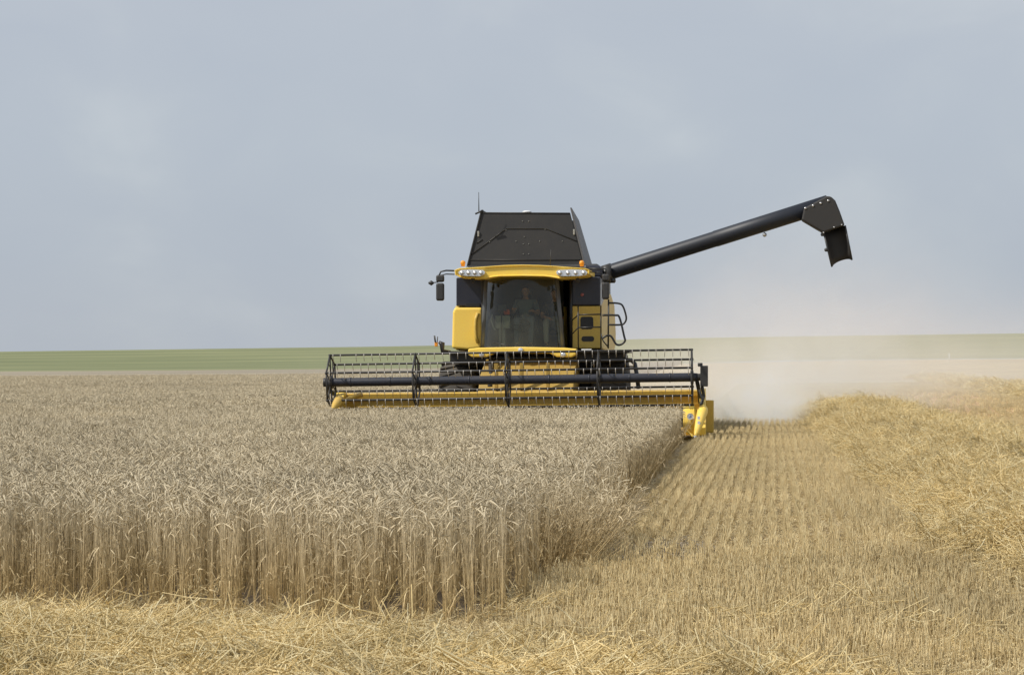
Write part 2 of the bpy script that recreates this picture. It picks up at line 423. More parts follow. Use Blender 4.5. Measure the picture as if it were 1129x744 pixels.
for x, y in row_pts(12.1, 25, .030, lambda y: -.33 * y - 1.0, edge, .027):
    sc_ = hscale(x, y); dfr = y - yfront(x)
    if dfr < .3 and rnd.random() < .45: sc_ *= rnd.uniform(.68, 1.0)
    if dfr < 1.3:      # drilled plants stand in tight tufts with dark gaps between
        ci, cj = math.floor(x / .11), math.floor(y / .11)
        hr = random.Random(ci * 7919 + cj); cx_ = (ci + hr.uniform(.15, .85)) * .11; cy_ = (cj + hr.uniform(.15, .85)) * .11
        x = cx_ + (x - cx_) * .25; y = cy_ + (y - cy_) * .5
    lx = rnd.gauss(0, .03); ly = rnd.gauss(0, .03)
    if dfr < 1.1 and noise.noise(Vector((x * 7.5, 0, 11))) + .5 * noise.noise(Vector((x * 16, 0, 2))) > .04 - .05 * dfr: continue
    pts.append(((x, y, 0), (lx, ly, rnd.uniform(0, 6.28)), sc_ * rnd.uniform(.95, 1.05), rnd.randrange(20)))
n_near = len(pts)
# stalks leaning out of the face and lodged stalks at the corner
for _ in range(170):
    x = rnd.uniform(-5, .1); y = yfront(x) + rnd.uniform(-.12, .15)
    pts.append(((x, y, 0), (rnd.uniform(.1, .8), rnd.gauss(0, .45), rnd.gauss(0, .3)), rnd.uniform(.4, .85), rnd.randrange(20)))
for _ in range(420):
    t = rnd.random(); y = 15.4 + 3.0 * t; x = .47 + (y - 16) * ESL + rnd.uniform(-.35, .08)
    pts.append(((x, y, 0), (rnd.gauss(.1, .22), abs(rnd.gauss(.30, .35)), rnd.gauss(0, .3)), rnd.uniform(.7, 1.02), rnd.randrange(20)))
for _ in range(60):
    y = rnd.uniform(17, 41); x = .47 + (y - 16) * ESL + rnd.uniform(-.1, .03)
    pts.append(((x, y, 0), (rnd.gauss(0, .3), rnd.uniform(.1, .8), rnd.gauss(0, .4)), rnd.uniform(.6, 1), rnd.randrange(20)))
npts = pts
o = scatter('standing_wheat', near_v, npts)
tag(o, 'ripe beige wheat still standing at the near edge, stems and bowed ears visible', 'wheat', kind='stuff')
pts = []
for x, y in row_pts(25, 45, .085, lambda y: -.33 * y - 1.0, edge, .05):
    pts.append(((x, y, 0), (rnd.gauss(0, .05), rnd.gauss(0, .05), rnd.uniform(0, 6.28)), hscale(x, y) * rnd.uniform(.95, 1.05), rnd.randrange(10)))
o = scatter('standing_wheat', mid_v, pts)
tag(o, 'ripe beige wheat in front of the header, reaching under the reel', 'wheat', kind='stuff')
pts = []
y = 44.0
while y < 170:
    st = .62 if y < 90 else .9
    x = -.29 * y - 3
    while x < .12 * y:
        xx = x + rnd.uniform(-.3, .3); yy = y + rnd.uniform(-.3, .3)
        if in_crop(xx, yy) and in_crop(xx + .3, yy - .3):
            pts.append(((xx, yy, tz(xx, yy)), (0, 0, rnd.uniform(0, 6.28)), hscale(xx * .4, yy * .4) * (1 if y < 90 else 1.0 + .15), rnd.randrange(6)))
        x += st
    y += st
print('near', n_near, 'far tiles', len(pts))
o = scatter('distant_wheat', far_v, pts)
tag(o, 'ripe wheat stretching away behind the reel to the green slope', 'wheat', kind='stuff')
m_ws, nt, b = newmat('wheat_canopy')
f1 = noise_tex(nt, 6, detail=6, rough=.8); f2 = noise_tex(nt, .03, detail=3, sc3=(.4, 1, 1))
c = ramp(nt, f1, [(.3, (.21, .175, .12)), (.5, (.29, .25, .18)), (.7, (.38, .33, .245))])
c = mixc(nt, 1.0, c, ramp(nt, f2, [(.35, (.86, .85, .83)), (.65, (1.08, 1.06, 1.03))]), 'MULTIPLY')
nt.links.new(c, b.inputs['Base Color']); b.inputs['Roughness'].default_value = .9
def xs_crop(y):
    lo = -.5 * y - 20
    p = HM @ Vector((XL - .4, (y - HC.y), 0)); hi = p.x - .2
    return [lo + (hi - lo) * i / 30 for i in range(31)] + [hi + .02]
cv = grid_sheet('wheat_canopy', geo(HC.y + 3, 405, 70), xs_crop, m_ws, 0, lambda x, y: tz(x, y) +   .38 + .22 * sstep(110, 190, y), .015, True)
tag(cv, 'far even top of the wheat field below the green slope', 'wheat', kind='stuff')

# ---------------------------------------------------------------- stubble
def tuft(b, r_, n, sx_, sy_, h, lean=.12, fat=1.0):
    for _ in range(n):
        x, y = r_.gauss(0, sx_), r_.uniform(-sy_, sy_); hh = h * r_.uniform(.6, 1.15); b.tone = r_.random()
        b.tube([(x, y, 0), (x + r_.gauss(0, lean) * hh, y + r_.gauss(0, lean) * hh, hh)], .0028 * fat, 3, caps=False)
    for _ in range(n // 4):
        x, y = r_.gauss(0, .06), r_.uniform(-.1, .1); a = r_.uniform(0, 6.28); l = r_.uniform(.05, .16); b.tone = r_.random()
        z = r_.uniform(.005, .05); b.tube([(x, y, z), (x + math.cos(a) * l, y + math.sin(a) * l, z + r_.uniform(-.01, .04))], .0026 * fat, 3, caps=False)
st_v = mk_variants('stubble_tuft', 10, lambda b, r_: tuft(b, r_, 14, .012, .05, .15), STUB)
stf_v = mk_variants('stubble_row_piece', 6, lambda b, r_: tuft(b, r_, 46, .02, .3, .14, fat=1.7), STUB)
hd_v = mk_variants('headland_tuft', 10, lambda b, r_: tuft(b, r_, 10, .05, .018, .15, .1), STUB)
pts = []
ang = -math.atan(SLOPE); SRS = .128
WC, WHW, WS = 3.1, 1.28, .101      # windrow offset and half width
def windh(x, y):
    d = (x - WS * y - WC - .15 * noise.noise(Vector((0, y * .25, 5))) * 2) / (WHW + .25 * noise.noise(Vector((0, y * .4, 1))))
    if abs(d) >= 1: return 0
    e = sstep(60.5, 57, y) * sstep(12.5, 16.5, y)
    return (1 - d * d) ** .6 * e * (.38 + .20 * noise.noise(Vector((x * .9, y * .55, 2))))
y = 16.6
while y < 52:
    stp = .085
    for k in range(int((ESL * y - SLOPE * y - 1) / SRS), int((.36 * y + 2 - SLOPE * y) / SRS) + 1):
        yy = y + rnd.uniform(-.03, .03); x = k * SRS + SLOPE * yy + rnd.gauss(0, .006)
        l = HI @ Vector((x, yy, 0))
        if in_crop(x, yy) or x < .5 + (yy - 16) * ESL - .05: continue
        if windh(x, yy) > .2: continue
        if noise.noise(Vector((x * 1.5, yy * .8, 7))) > .5: continue
        pts.append(((x, yy, 0), (rnd.gauss(0, .08), rnd.gauss(0, .08), ang + rnd.gauss(0, .1)), rnd.uniform(.6, .95), rnd.randrange(10)))
    y += stp
o = scatter('stubble', st_v, pts)
tag(o, 'golden stubble rows on the cut strip right of the wheat', 'stubble', kind='stuff')
m_br, nt, b = newmat('brown_soil')
f1 = noise_tex(nt, .8, detail=8, rough=.75)
nt.links.new(ramp(nt, f1, [(.3, (.30, .18, .08)), (.5, (.43, .27, .12)), (.72, (.54, .38, .20))]), b.inputs['Base Color']); b.inputs['Roughness'].default_value = .95
rows = []
for y in geo(40, 100, 40):
    a_, c_ = 5.6 + .5 * noise.noise(Vector((y * .3, 0, 0))), 9.9 + .8 * noise.noise(Vector((y * .25, 3, 0)))
    rows.append([(WS * y + a_ + (c_ - a_) * i / 8, y, tz(WS * y + a_ + (c_ - a_) * i / 8, y) + .012) for i in range(9)])
b_ = MB(); b_.loft(rows, closed=False, smooth=True); tag(b_.build('bare_ground', m_br), kind='structure')
pts = []
y = 52
while y < 130:
    for k in range(int((3.2 - SLOPE * 43) / SRS), int((.38 * y + 1 - SLOPE * y) / SRS) + 1):
        x = k * SRS + SLOPE * y
        if rnd.random() < (.8 if 5.6 + .3 * noise.noise(Vector((y * .3, 0, 0))) < x - WS * y < 10 and y < 100 else .1): continue
        pts.append(((x, y, tz(x, y)), (0, 0, ang + (0 if rnd.random() < .5 else math.pi)), rnd.uniform(.8, 1.1), rnd.randrange(6)))
    y += .55 if y < 80 else 1.0
o = scatter('stubble', stf_v, pts)
tag(o, 'far stubble rows fading into the dust right of the machine', 'stubble', kind='stuff')
pts = []
y = 9.6
while y < 16.6:
    x = -.3 * y - .5
    while x < .36 * y + 1:
        xx = x + rnd.uniform(-.03, .03); yy = y + rnd.gauss(0, .012) + .03 * math.sin(x * 1.3)
        nearf = xx < .1 and yy > yfront(xx) - 1.5
        if nearf and rnd.random() < .9: x += .05; continue
        if not in_crop(xx, yy - .05) and noise.noise(Vector((xx * 1.2, yy * 2, 3))) < .45:
            pts.append(((xx, yy, 0), (rnd.gauss(0, .1), rnd.gauss(0, .1), rnd.gauss(0, .15)), rnd.uniform(.55, 1.05) * (.45 if nearf else 1), rnd.randrange(10)))
        x += .05
    y += .23
o = scatter('stubble', hd_v, pts)
tag(o, 'headland stubble in cross rows in the foreground', 'stubble', kind='stuff')

# ---------------------------------------------------------------- straw
def tangle(b, r_, n, rad, zr, lmin=.1, lmax=.42, fat=1.0):
    for _ in range(n):
        a = r_.uniform(0, 6.28); rr = rad * math.sqrt(r_.random()); x, y = rr * math.cos(a), rr * math.sin(a)
        z = r_.uniform(-.03, zr) * (1 - .5 * rr / rad); l = r_.uniform(lmin, lmax); a = r_.uniform(0, 6.28); p = r_.gauss(0, .28)
        dv = Vector((math.cos(a) * math.cos(p), math.sin(a) * math.cos(p), math.sin(p))) * l / 2; c = Vector((x, y, z)); k = Vector((r_.gauss(0, .02), r_.gauss(0, .02), r_.gauss(0, .02)))
        b.tone = r_.random(); b.tube([c - dv, c + k, c + dv], .0029 * fat * r_.uniform(.7, 1.3), 3, caps=False)
sw_v = mk_variants('straw_tangle', 8, lambda b, r_: tangle(b, r_, 95, .3, .07, .05, .30, .8), STRAW)
fg_v = mk_variants('straw_litter', 8, lambda b, r_: tangle(b, r_, 70, .28, .05, .06, .36, .85), STRAW)
swf_v = mk_variants('straw_heap', 6, lambda b, r_: tangle(b, r_, 90, .45, .16, .15, .5, 2.0), STRAW)
ch_v = mk_variants('chaff_litter', 5, lambda b, r_: tangle(b, r_, 50, .28, .03, .02, .14, .8), STUB)
m_mound, nt, b = newmat('straw_core')
f1 = noise_tex(nt, 9, detail=8, rough=.85)
nt.links.new(ramp(nt, f1, [(.3, (.20, .16, .08)), (.5, (.48, .40, .21)), (.7, (.70, .60, .34))]), b.inputs['Base Color']); b.inputs['Roughness'].default_value = .95
bp = N(nt, 'ShaderNodeBump'); bp.inputs['Distance'].default_value = .05; nt.links.new(f1, bp.inputs['Height']); nt.links.new(bp.outputs[0], b.inputs['Normal'])
b_ = MB(); rows = []
y = 12.5
while y < 60.6:
    rows.append([(WS * y + WC + WHW * 1.35 * k / 10, y, windh(WS * y + WC + WHW * 1.35 * k / 10, y) * .85 - .03) for k in range(-10, 11)])
    y += .3
b_.loft(rows, closed=False, smooth=True); mo = b_.build('straw_bed', m_mound)
tag(mo, 'matted lower straw of the long golden windrow at right', 'straw', kind='stuff')
pts = []
y = 13.0
while y < 60.5:
    dens = 44 if y < 30 else 30
    for _ in range(int(dens * .25 * 2 * WHW * 1.15)):
        yy = y + rnd.uniform(0, .25); x = WS * yy + WC + WHW * 1.2 * rnd.uniform(-1, 1); h = windh(x, yy)
        if h < .03 and rnd.random() > .08: continue
        pts.append(((x, yy, h), (rnd.gauss(0, .42), rnd.gauss(0, .42), rnd.uniform(0, 6.28)), rnd.uniform(.7, 1.25), rnd.randrange(8)))
    y += .25
o = scatter('straw_windrow', sw_v, pts)
tag(o, 'long golden windrow of threshed straw running away at right', 'straw', kind='stuff')
# next windrow, far right
pts = []; y = 62
while y < 150:
    for _ in range(9):
        yy = y + rnd.uniform(0, .6); x = SLOPE * yy + 10.9 + 1.3 * rnd.gauss(0, .5)
        pts.append(((x, yy, tz(x, yy) + .25 * rnd.random()), (rnd.gauss(0, .2), rnd.gauss(0, .2), rnd.uniform(0, 6.28)), rnd.uniform(.8, 1.4), rnd.randrange(6)))
    y += .6
o = scatter('straw_windrow', swf_v, pts)
tag(o, 'distant straw windrow at the right edge beyond the brown stubble', 'straw', kind='stuff')
# foreground straw bed
def fgh(x, y):
    yb = 11.05 - .5 * x
    d = (yb - y) / 3.4
    if d < 0 or d > 1: return 0
    return (.09 - .015 * (x + 3)) * sstep(0, .15, d) * (1 + .5 * noise.noise(Vector((x * 1.6, y * 1.6, 4)))) if x < 1.7 else 0
b_ = MB(); rows = []
for i in range(60):
    y = 8.6 + i * .09
    rows.append([(x * .12, y, max(0, fgh(x * .12, y)) * .8 - .03) for x in range(-36, 30)])
b_.loft(rows, closed=False, smooth=True); mo = b_.build('straw_bed', m_mound)
tag(mo, 'matted lower straw of the foreground bed', 'straw', kind='stuff')
pts = []
for _ in range(3300):
    x = rnd.uniform(-4.9, 2.6); y = rnd.uniform(9.2, 13.9); h = fgh(x, y)
    if h < .02 and rnd.random() > (.25 if x < 2 and y < 11.25 - .5 * x else .05): continue
    pts.append(((x, y, max(0, h)), (rnd.gauss(0, .25), rnd.gauss(0, .25), rnd.uniform(0, 6.28)), rnd.uniform(.6, 1.15), rnd.randrange(8)))
o = scatter('straw_bed', fg_v, pts)
tag(o, 'loose yellow straw lying along the bottom in front of the wheat', 'straw', kind='stuff')
pts = []
for _ in range(3000):
    y = 10 + 34 * rnd.random() ** 1.4; x = rnd.uniform(-.05 * y if y < 16 else .05 * y, .26 * y)
    if in_crop(x, y) or windh(x, y) > .1: continue
    pts.append(((x, y, 0), (0, 0, rnd.uniform(0, 6.28)), rnd.uniform(.5, 1.2), rnd.randrange(5)))
for _ in range(900):
    x = rnd.uniform(-5, .1); y = yfront(x) + rnd.uniform(-1.3, .55)
    pts.append(((x, y, .008), (0, 0, rnd.uniform(0, 6.28)), rnd.uniform(.5, 1.1), rnd.randrange(5)))
o = scatter('chaff', ch_v, pts)
tag(o, 'thin litter of chopped chaff between the stubble rows', 'chaff', kind='stuff')
tg_v = mk_variants('trampled_weed', 4, lambda b, r_: tangle(b, r_, 60, .22, .09, .04, .2, .9), CHAFF)
pts = []
for _ in range(38):
    u = rnd.uniform(690, 795); p = ground_at(u, 618 - (u - 690) * .05 + rnd.gauss(0, 4))
    pts.append((tuple(p), (rnd.gauss(0, .2), rnd.gauss(0, .2), rnd.uniform(0, 6.28)), rnd.uniform(.5, 1), rnd.randrange(4)))
o = scatter('trampled_stalks', tg_v, pts)
tag(o, 'greyish trampled stalks on the ground at the corner of the crop', 'stalks', kind='stuff')

# ================================================================ COMBINE
root = empty('combine_harvester'); root.matrix_world = HM
tag(root, 'yellow and black combine harvester cutting the wheat, grain tank open and unloading pipe swung out', 'combine harvester')
def P(poly, y): return [((p := L(u, v, y)).x, p.z) for u, v in poly]
def rbox(u0, v0, u1, v1, y0, y1, name, mat, parent, bevel=.015, mb=None, mi=0):
    b = mb or MB(); b.prism(P([(u0, v1), (u1, v1), (u1, v0), (u0, v0)], y0), y0, y1, mi)
    return b if mb else b.build(name, mat, parent, bevel)

# --- header
hb = MB()
def xz(u, v, y): p = L(u, v, y); return p.x, p.z
x0, zt = xz(377, 434, .95); x1, _ = xz(773, 429.5, .95)
ztop = L(575, 431.5, .95).z
x0h, x1h = x0, x1
# trough, back sheet, top beam (cross sections swept across the width)
sec = [(.05, .10), (.25, .08), (.55, .10), (.80, .22), (.92, .40), (.92, ztop - .14), (.86, ztop - .12), (.84, ztop - .02), (.88, ztop), (1.06, ztop), (1.06, .35), (.9, .12), (.55, .02), (.05, .05)]
hb.loft([[(x0, y, z) for y, z in sec], [(x1, y, z) for y, z in sec]])
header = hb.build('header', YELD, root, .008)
b = MB()
for u0, u1, s in ((368, 377, -1), (771, 778, 1)):
    xa = L(u0, 440, .4).x; xb = L(u1, 440, .4).x
    side = [(-.1, .1), (-.15, .25), (.25, .62), (.7, ztop + .02), (1.08, ztop + .02), (1.1, .15), (.8, .05)]
    b = MB(); b.loft([[(xa, y, z) for y, z in side], [(xb, y, z) for y, z in side]])
    e = b.build('end_sheet', YEL, header, .012)
b = MB(); rbox(778, 441, 787, 477, .95, 1.0, '', None, None, mb=b)
b.build('rear_shield', YELS, header, .02)
# cylindrical end of the trough, seen at the cut edge
b = MB(); p = L(762, 466, .3)
b.lathe_x(p.x - .15, .45, p.z, [(0, .05), (0, .36), (.22, .36), (.22, .30), (.26, .28)], 28); b.build('auger_end_housing', YEL, header, .01)
b = MB(); q = L(761, 459, -.02)
b.loft([[(q.x + .062 * math.cos(a * .5236), -.02, q.z + .062 * math.sin(a * .5236)) for a in range(12)], [(q.x + .062 * math.cos(a * .5236), .06, q.z + .062 * math.sin(a * .5236)) for a in range(12)]])
b.add([(q.x - .03, -.024, q.z - .03), (q.x + .03, -.024, q.z - .01), (q.x + .015, -.024, q.z + .035)], [(0, 1, 2)], 1)
b.build('round_badge', [STICK, STICKB], header)
# dividers
def divider(top, tip, rad, name='crop_divider', yf=-.75):
    t = L(*top, -.1); e = L(*tip, yf); b = MB()
    pts = [t + (e - t) * k for k in (0, .12, .5, .85, 1)]
    b.tube(pts, [rad * .8, rad, rad * .8, rad * .5, rad * .2], 10)
    return b, t, e
b, t, e = divider((775.5, 450), (766.5, 482), .105)
dv = b.build('crop_divider', YEL, header, 0)
b = MB(); b.ball(e, .045, 0, 8); b.build('divider_tip', STEEL, header)
b = MB()
m_ = t + (e - t) * .55
for i in range(3):
    c = m_ + Vector((0, -.095, .12 - i * .09)); b.box(c - Vector((.025, .01, .03)), c + Vector((.025, .01, .03)))
b.build('divider_decal', STICK, header)
b = MB(); b.tube([L(757, 475, -.2), L(762, 479, -.4), L(767, 483, -.6)], .022, 8); b.build('divider_rod', YEL, header)
b, t, e = divider((375, 440), (366, 452), .10); b.build('crop_divider', YELD, header)
b = MB(); b.tube([L(374, 447, .2), L(384, 440, .4), L(398, 435, .8)], .05, 8); b.build('divider_rod', YELD, header)
# feed auger inside the trough
b = MB(); b.lathe_x(x0 + .1, .45, .38, [(0, .14), (x1 - x0 - .3, .14)], 20)
turns = []
n = 420
for i in range(n):
    t = i / n; xx = x0 + .1 + (x1 - x0 - .3) * t; dirn = 1 if t < .5 else -1; a = dirn * t * 2 * math.pi * 13
    turns.append(((xx, .45 + .14 * math.cos(a), .38 + .14 * math.sin(a)), (xx, .45 + .27 * math.cos(a), .38 + .27 * math.sin(a))))
b.add([p for t in turns for p in t], [(2 * i, 2 * i + 1, 2 * i + 3, 2 * i + 2) for i in range(n - 1)])
b.build('feed_auger', GREY, header)
b = MB(); xx = x0 + .05
while xx < x1 - .1:
    b.add([(xx, .05, .07), (xx + .03, .05, .07), (xx + .015, -.12, .075), (xx + .015, .05, .095)], [(0, 1, 2), (0, 2, 3), (1, 3, 2)]); xx += .076
b.box((x0, .03, .06), (x1, .09, .085)); b.build('cutter_bar', GREY, header)

# --- reel
RY = .12; cl_, cr_ = L(365, 421.5, RY), L(763, 415.8, RY)
RR = .535; th0 = R(10)
def rax(u): t = (u - 365) / (763 - 365); return cl_ + (cr_ - cl_) * t
tu = rax(359); tv = rax(769)
b = MB(); b.tube([tu, cl_, cr_, tv], [.075, .085, .085, .075], 20)
for k in range(9):
    c = rax(365 + (k + .5) * 44); b.tube([c - Vector((.012, 0, 0)), c + Vector((.012, 0, 0))], .093, 20)
reel = b.build('reel', REELT, root, 0)
angs = [th0 + k * math.pi / 3 for k in range(6)]
def bp_(c, a, r=RR): return c + Vector((0, -math.sin(a) * r, math.cos(a) * r))
for u in (365, 460, 561.5, 661.5, 763):
    c = rax(u); b = MB(); end = u in (365, 763)
    for k, a in enumerate(angs):
        b.tube([bp_(c, a, .08), bp_(c, a, RR)], .015, 6)
        a2 = angs[(k + 1) % 6]
        b.tube([bp_(c, a, RR), bp_(c, a2, RR)], .019, 6)
        # inner web of the star
        b.tube([bp_(c, a, RR * .55), bp_(c, (a + (a2 if a2 > a else a2 + 2 * math.pi)) / 2, RR * .9)], .010, 5)
        b.ball(bp_(c, a), .032, 0, 6)
    b.tube([c - Vector((.03, 0, 0)), c + Vector((.03, 0, 0))], .13, 16)
    b.build('reel_star', REEL, reel)
for a in angs:
    b = MB(); p0 = bp_(rax(364), a); p1 = bp_(rax(764), a); b.tube([p0, p1], .021, 8)
    b.tone = 0
    n = 46
    for i in range(n):
        c = p0 + (p1 - p0) * ((i + .5) / n) + Vector((rnd.uniform(-.008, .008), 0, 0))
        ky = .03 + rnd.uniform(-.025, .02)
        if rnd.random() < .05: continue
        b.tube([c + Vector((0, -.02, .015)), c + Vector((0, -.03, -.02)), c + Vector((rnd.gauss(0, .006), ky, -.125 + rnd.uniform(-.012, .012)))], [.006, .0070, .0055], 5, 1)
    b.build('reel_bat', [REEL, TINE], reel)
b = MB()
rbox(772, 403, 780.5, 426, .0, .30, '', None, None, mb=b); c = L(770, 414, .1)
b.tube([rax(765), rax(773)], .07, 14)
b.tube([L(772, 404, .1), L(772, 400, .1)], .05, 8); b.tube([L(774, 426, .15), L(776, 436, .2), L(773, 446, .1)], .035, 8)
b.build('reel_drive', GREY, reel, .03)
b = MB()
b.tube([L(768, 418, .12), L(771, 432, .4), L(772, 444, .6)], .04, 8, 0); b.tube([L(771, 430, -.1), L(775, 441, .0), L(772, 449, -.1)], .02, 8, 0)
b.build('reel_arm', GREY, reel)
b = MB(); b.tube([L(362, 421, .12), L(362, 430, .5), L(374, 437, .9)], .045, 8); b.lathe_x(L(358, 421, .12).x, .12, L(358, 421.5, .12).z, [(-.03, .03), (-.02, .09), (.05, .09)], 14)
b.build('reel_arm', REEL, reel)

# --- feeder house
b = MB()
ft = P([(541, 432), (618, 432), (615, 400), (541, 400)], 1.1)
rings = []
for y, zl, zh, in [(1.02, .25, ztop - .05), (1.5, .45, 1.3), (3.0, 1.0, 1.75)]:
    xa, xb = L(527, 420, 1.1).x, L(632, 420, 1.1).x
    rings.append([(xa, y, zl), (xb, y, zl), (xb, y, zh), (xa, y, zh)])
b.loft(rings)
xa, xb = L(541, 420, 1.1).x, L(618, 420, 1.1).x
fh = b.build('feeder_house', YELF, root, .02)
for u in (547, 575, 604): rbox(u - 2, 398, u + 2, 430, 1.05, 1.12, 'feeder_rib', YELF, fh, .01)
b = MB()
b.tube([L(541, 394, 2.2), L(541, 412, 1.6), L(540, 426, 1.2)], .045, 8, 0); b.tube([L(548, 398, 2.0), L(546, 410, 1.6)], .03, 8, 0)
b.build('hydraulic_cylinder', GREY, fh)

# --- wheels
def wheel(u0, u1, v_top, y, rad):
    xa, xb = L(u0, 415, y).x, L(u1, 415, y).x
    z = rad - .03; w_ = xb - xa; e = empty('wheel'); e.parent = root
    b = MB(); prof = [(0.05, rad * .55), (0, rad * .72), (.02, rad * .88), (w_ * .12, rad * .95), (w_ * .5, rad * .965), (w_ * .88, rad * .95), (w_ - .02, rad * .88), (w_, rad * .72), (w_ - .05, rad * .55)]
    b.lathe_x(xa, y, z, prof, 48)
    for i in range(22):
        for s in (0, 1):
            a0 = 2 * math.pi * (i + .5 * s) / 22; da = -.16
            xs_ = [xa + w_ * (.04 if not s else .96), xa + w_ * .5]
            pts_ = []
            for rr in (rad * .93, rad):
                for j, x_ in enumerate(xs_):
                    for dd in (-.045, .045):
                        a = a0 + dd + da * (1 - j) * -1
                        pts_.append((x_, y + rr * math.cos(a), z + rr * math.sin(a)))
            b.add(pts_, [(4, 5, 7, 6), (0, 1, 5, 4), (2, 6, 7, 3), (0, 4, 6, 2), (1, 3, 7, 5)])
    b.build('tyre', RUB, e)
    b = MB(); b.lathe_x(xa, y, z, [(.1, .05), (.12, rad * .3), (.06, rad * .5), (.05, rad * .56), (w_ - .05, rad * .56), (w_ - .06, rad * .5), (w_ - .12, rad * .3), (w_ - .1, .05)], 32)
    b.build('rim', RIM, e)
    return e
wheel(487, 528, 403, 3.3, .80)
wheel(653, 694, 396, 3.3, .84)
wheel(545, 568, 400, 7.9, .62); wheel(645, 668, 400, 7.9, .62)
b = MB(); b.box((L(528, 420, 3.3).x, 3.15, .62), (L(653, 420, 3.3).x, 3.45, .95)); b.build('axle', GREY, root, .02)
b = MB(); b.box((L(560, 420, 7.9).x, 7.8, .5), (L(650, 420, 7.9).x, 8.0, .7)); b.build('axle', GREY, root, .02)

# --- chassis / rear body
xa, xb = L(505, 350, 3.6).x, L(663, 350, 3.2).x
b = MB(); b.box((xa + .25, 3.7, .95), (xb - .25, 8.6, 1.9)); b.build('chassis', GREY, root, .04)
zt_ = L(575, 338, 3.4).z; zb_ = L(575, 385, 3.4).z; ztk = L(575, 293, 4.6).z
b = MB(); b.box((xa + .1, 4.2, 1.7), (xb - .1, 8.9, ztk)); body = b.build('body', GREY, root, .05)
b = MB()
prof = [(3.1, zb_), (3.1, zt_), (4.5, zt_ + .25), (7.0, zt_ + .35), (8.4, zt_ + .15), (8.9, zt_ - .5), (8.8, zb_ + .1), (7.5, zb_ - .15), (5, zb_ - .05)]
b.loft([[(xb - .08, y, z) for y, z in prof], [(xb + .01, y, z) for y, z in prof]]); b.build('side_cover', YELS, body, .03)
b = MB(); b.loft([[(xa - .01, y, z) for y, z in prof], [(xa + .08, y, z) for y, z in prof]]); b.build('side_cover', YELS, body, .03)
b = MB(); b.box((xa + .15, 8.9, 1.3), (xb - .15, 9.6, zt_ + .1)); b.build('straw_hood', YELS, body, .08)

# --- front side panels
b = MB(); b.prism(P([(498, 384), (516, 385.5), (531, 384), (531.5, 339), (501, 339), (499, 344)], 2.6), 2.6, 3.9)
lp = b.build('yellow_door_panel', YEL, root, .05, 4)
b = MB(); b.tube([L(527, 345, 2.57), L(524.5, 352, 2.56), L(524, 361, 2.56), L(524.5, 371, 2.56), L(527, 378, 2.57)], .035, 8)
b.build('grip_recess', YELS, lp)
b = MB(); rbox(503, 306, 534, 337.5, 2.75, 4.0, '', None, None, mb=b); b.build('dark_upper_panel', NAVY, root, .02)
b = MB(); rbox(513, 334.5, 529, 338, 2.68, 2.75, '', None, None, mb=b); b.build('latch_bar', BLK, root, .004)
rp = MB(); rbox(629, 337.5, 662, 384, 2.75, 3.1, '', None, None, mb=rp); rp = rp.build('yellow_side_panel', YELS, root, .02)
for q in ((640, 349, 654, 363), (641, 370.5, 655, 376.5)):
    b = MB(); c0, c1 = L(q[0], q[3], 2.74), L(q[2], q[1], 2.74); r_ = min(.05, (c1.z - c0.z) * .45); pl = []
    for cx_, cz_, a0 in ((c1.x - r_, c1.z - r_, 0), (c0.x + r_, c1.z - r_, 90), (c0.x + r_, c0.z + r_, 180), (c1.x - r_, c0.z + r_, 270)):
        for k in range(4): a = R(a0 + k * 30); pl.append((cx_ + r_ * math.cos(a), cz_ + r_ * math.sin(a)))
    b.prism(pl, 2.742, 2.76); b.build('panel_opening', BLK, rp)
b = MB(); rbox(629, 305, 662, 337, 2.78, 4.1, '', None, None, mb=b); ub = b.build('dark_upper_panel', NAVY, root, .03)
b = MB(); c = L(642, 325, 2.77); b.tube([c, c + Vector((0, -.02, 0))], .035, 12); b.build('round_badge', mat_simple('dull_red', (.35, .12, .12)), ub)
b = MB(); b.prism(P([(643, 306), (664.5, 306), (664.5, 297), (661, 292.5), (643, 292)], 4.1), 4.1, 7.8); b.build('tank_body_side', NAVY, root, .05)

# --- platform and under-cab
b = MB(); rbox(494, 387, 527, 390, 2.3, 3.6, '', None, None, mb=b); rbox(496, 390, 534, 400, 2.5, 3.0, '', None, None, mb=b)
rbox(634, 386, 694, 389, 1.9, 3.4, '', None, None, mb=b); rbox(636, 389, 690, 398, 2.3, 3.0, '', None, None, mb=b); rbox(534, 393, 634, 399, 2.5, 3.2, '', None, None, mb=b)
pf = b.build('platform', BLK, root, .01)
b = MB(); rbox(641, 384.5, 652, 387, 1.85, 1.9, '', None, None, mb=b); b.build('number_plate_holder', WHITE, pf)
b = MB(); b.tube([L(686, 397, 2.4), L(696, 397, 2.4), L(700, 401, 2.4), L(702, 412, 2.3), L(704, 428, 2.2)], .045, 8)
for v in (404, 412, 420): b.tube([L(684, v, 2.4), L(702, v, 2.4)], .018, 6)
b.build('access_ladder', BLK, root)
b = MB(); b.prism(P([(516, 384.5), (528, 383.2), (575, 382.4), (622, 383.2), (636, 384.5), (636, 391), (630, 393.8), (614, 393.5), (606, 389.5), (545, 389.5), (537, 393.5), (520, 393.5), (516, 391)], 1.95), 1.95, 2.3)
bm_ = b.build('front_bumper', YEL, root, .03, 3)
for u, v in ((531, 391.0), (621, 391.0), (574, 386.0)):
    c = L(u, v, 1.94); b = MB(); b.tube([c + Vector((0, .02, 0)), c + Vector((0, -.04, 0)), c + Vector((0, -.05, 0))], [.055, .05, .03], 12); b.build('work_light', LENS, bm_)

